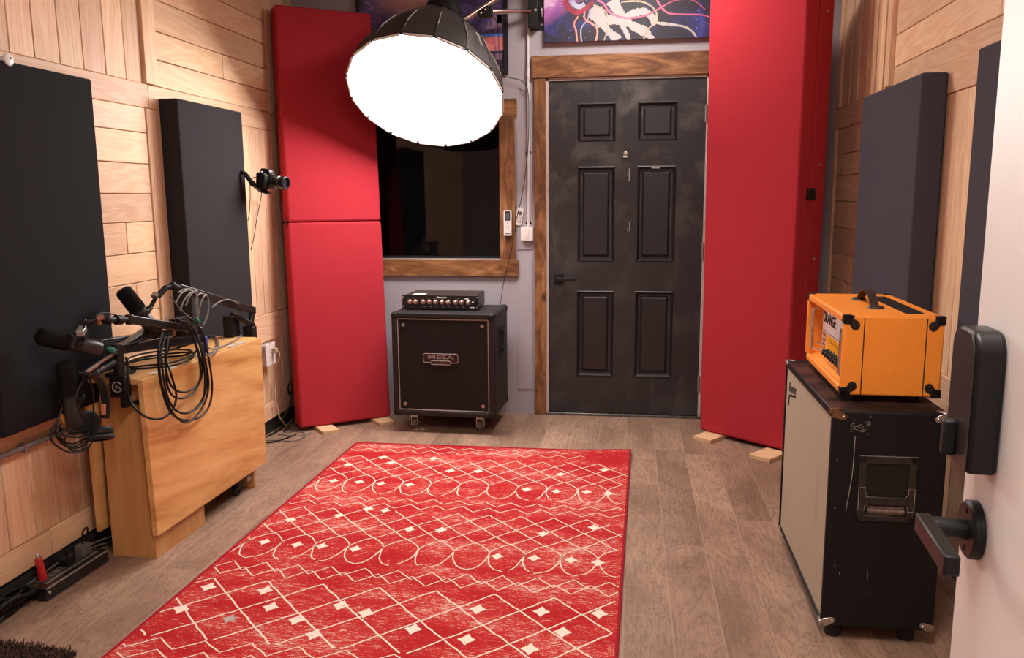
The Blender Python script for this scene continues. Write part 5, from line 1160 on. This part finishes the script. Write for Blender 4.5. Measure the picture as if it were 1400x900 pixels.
tag(b.build('jack_plug', [M_redp, M_steel]), 'upright red plug standing on the black power strip', 'plug')
for dy, hh, mt, lab in ((.15, .030, M_cab, 'black power adapter plugged into the power strip, beside the red plug'), (.235, .045, plain('adapter_grey', (.10, .095, .09), .5), 'grey power adapter plugged into the far end of the power strip')):
    b = MB(); b.box(.012, .050, dy, dy+.048, hs+.0036, hs+hh, 0, Ms); tag(b.build('power_adapter', mt, bevel=.004), lab, 'adapter')
sk = lambda L_: [[Vector(q) for q in P] for P in L_]
y0 = 2.372
Pt = Ms @ Vector((.03, .26, hs+.045)); Pq = Ms @ Vector((.03, .175, hs+.03))
loops('adapter_cable', [[Pt, Pt+Vector((.005, .0, .045)), Pt+Vector((-.012, .05, .04)), Pt+Vector((-.03, .07, -.03)), Vector((-2.055, 2.80, .02)), Vector((-1.99, 2.95, .012))], [Pq, Pq+Vector((.0, -.01, .03)), Pq+Vector((-.02, -.03, .02)), Vector((-2.062, 2.45, .03)), Vector((-2.060, 2.25, .02))]], .0034, M_cab, 'thin black leads rising from the power strip adapters', 'cable')
rs = random.Random(21); B = []
for k_ in range(16):
    a0 = rs.uniform(2.30, 2.40); x_ = rs.uniform(-2.045, -1.97); z_ = rs.uniform(.012, .055)
    B.append([Vector((x_, a0, z_)), Vector((x_+rs.uniform(-.01, .01), a0-.12, max(.01, z_+rs.uniform(-.02, .03)))), Vector((-2.02+rs.uniform(-.02, .07), a0-.28, rs.uniform(.01, .05))), Vector((-2.0+rs.uniform(-.04, .08), a0-.5, .012))])
loops('floor_cable', B, .0055, M_cab, 'thick bundle of black cables on the floor at the near end of the power strip', 'cables')
b = MB(); b.box(-2.062, -2.052, 1.4, 3.2, .004, .074); tag(b.build('floor_edge_strip', plain('glossy_black_rubber', (.03, .03, .032), .18)), 'glossy black strip along the foot of the left wall boards', 'strip')
loops('floor_cable', [[Vector((-2.045, 2.10, .03)), Vector((-2.043, 2.4, .035)), Vector((-2.045, 2.72, .03)), Vector((-2.03, 2.85, .012)), Vector((-1.99, 3.1, .008))], [Vector((-2.043, 2.05, .012)), Vector((-2.046, 2.5, .05)), Vector((-2.04, 2.74, .045)), Vector((-2.0, 2.9, .03)), Vector((-1.985, 2.93, .02))]], .0035, M_greyf, 'thin grey cable running behind the power strip along the wall', 'cable')
# ------------------------------------------------ white entrance door standing open
HG = Vector((.312, .06, 0)); ED = Vector((.397, 1.0, 0)); dd = (ED-HG); LW = dd.length; dd.normalize(); nn = Vector((-dd.y, dd.x, 0))   # nn faces the room
Md = Matrix(((dd.x, nn.x, 0, HG.x), (dd.y, nn.y, 0, HG.y), (0, 0, 1, 0), (0, 0, 0, 1)))
dr = sempty('door_2', HG+dd*LW/2, 'open off-white entrance door at the right edge with black lock and lever', 'door')
b = MB(); b.box(0, LW, -.044, 0, .012, 2.03, 0, Md); b.build('door_slab', M_doorw, dr, bevel=.003)
def dl(px, py):      # local (along, height) on the leaf
    r_ = ray(px, py); o = Vector((0, 0, CH)); t = (HG-o).dot(nn)/r_.dot(nn); p_ = o+r_*t; return (p_-HG).dot(dd), p_.z
zl0 = dl(1352, 641)[1]; zl1 = dl(1366, 450)[1]
s0, s1 = LW-.108, LW-.030
b = MB(); P = [(s0, zl0), (s1, zl0), (s1, zl1-.022)]+[(s1-.022*(1-math.cos(t)), zl1-.022+.022*math.sin(t)) for t in [PI/2*k/6 for k in range(1, 7)]]+[(s0+.022*(1-math.cos(t)), zl1-.022+.022*math.sin(t)) for t in [PI/2*k/6 for k in range(6, -1, -1)]]
b.poly([(x, .0005, z_) for x, z_ in P], (0, .030, 0), 0, Md); b.build('lock_body', plain('lock_black', (.010, .009, .009), .38, spec=.3), dr, bevel=.005, seg=3)
b = MB(); b.poly([(x*.94+(s0+s1)/2*.06, .0305, z_*.96+(zl0+zl1)/2*.04) for x, z_ in P], (0, .0015, 0), 0, Md); b.build('lock_face', plain('lock_face_brown_black', (.030, .023, .022), .3, spec=.4), dr)
zk = dl(1345, 596)[1]
b = MB(); b.box((s0+s1)/2-.004, (s0+s1)/2+.010, .032, .046, zk-.020, zk+.020, 0, Md); b.build('thumb_turn', M_blackm, dr, bevel=.003)
al, zh = LW-.060, dl(1338, 727)[1]
b = MB(); b.lathe([(0, 0), (0, .033), (.009, .033), (.012, .030), (.012, 0)], Md @ Vector((al, .0005, zh)), nn, 32)
for z_ in (-.022, .022): b.cyl(Md @ Vector((al, .011, zh+z_)), Md @ Vector((al, .0135, zh+z_)), .003, n=8)
b.build('rose', M_black, dr)
b = MB(); b.cyl(Md @ Vector((al, .010, zh)), Md @ Vector((al, .052, zh)), .0115, n=20); b.build('lever_neck', M_black, dr)
b = MB(); b.box(al-.108, al+.013, .046, .062, zh-.011, zh+.011, 0, Md); b.build('lever', M_black, dr, bevel=.002)
for z_ in (.25, 1.05, 1.82): b = MB(); b.cyl(Md @ Vector((-.004, -.004, z_-.05)), Md @ Vector((-.004, -.004, z_+.05)), .007); b.build('door_hinge', M_steel, dr)
# ------------------------------------------------ unseen ceiling lamps, added for fill light
def fill_lamp(x, y, sx, sy, e, lab, col=(1., .90, .82)):
    th = thing('added_fill_lamp', (x, y, CEIL-.03), lab, 'fill lamp')
    b = MB(); b.box(x-sx, x+sx, y-sy, y+sy, CEIL-.03, CEIL-.001); b.build('housing', M_white, th, bevel=.004)
    mE = NT('fill_lamp_diffuser'); mE.set(col=(.8, .8, .8), emis=col, estr=e); b = MB(); b.box(x-sx+.015, x+sx-.015, y-sy+.015, y+sy-.015, CEIL-.036, CEIL-.0302); b.build('diffuser', mE.m, th)
fill_lamp(.05, .90, .20, .60, 36., 'added fill lamp on the ceiling nearer the entrance door')
fill_lamp(-.05, 4.30, .25, .25, 34., 'added fill lamp on the ceiling nearer the black door')
fill_lamp(-.15, -.85, .20, .45, 34., 'added fill lamp on the hall ceiling behind the entrance')
w = bpy.data.worlds.new('world'); S.world = w; w.use_nodes = True; w.node_tree.nodes['Background'].inputs[0].default_value = (.02, .02, .022, 1)
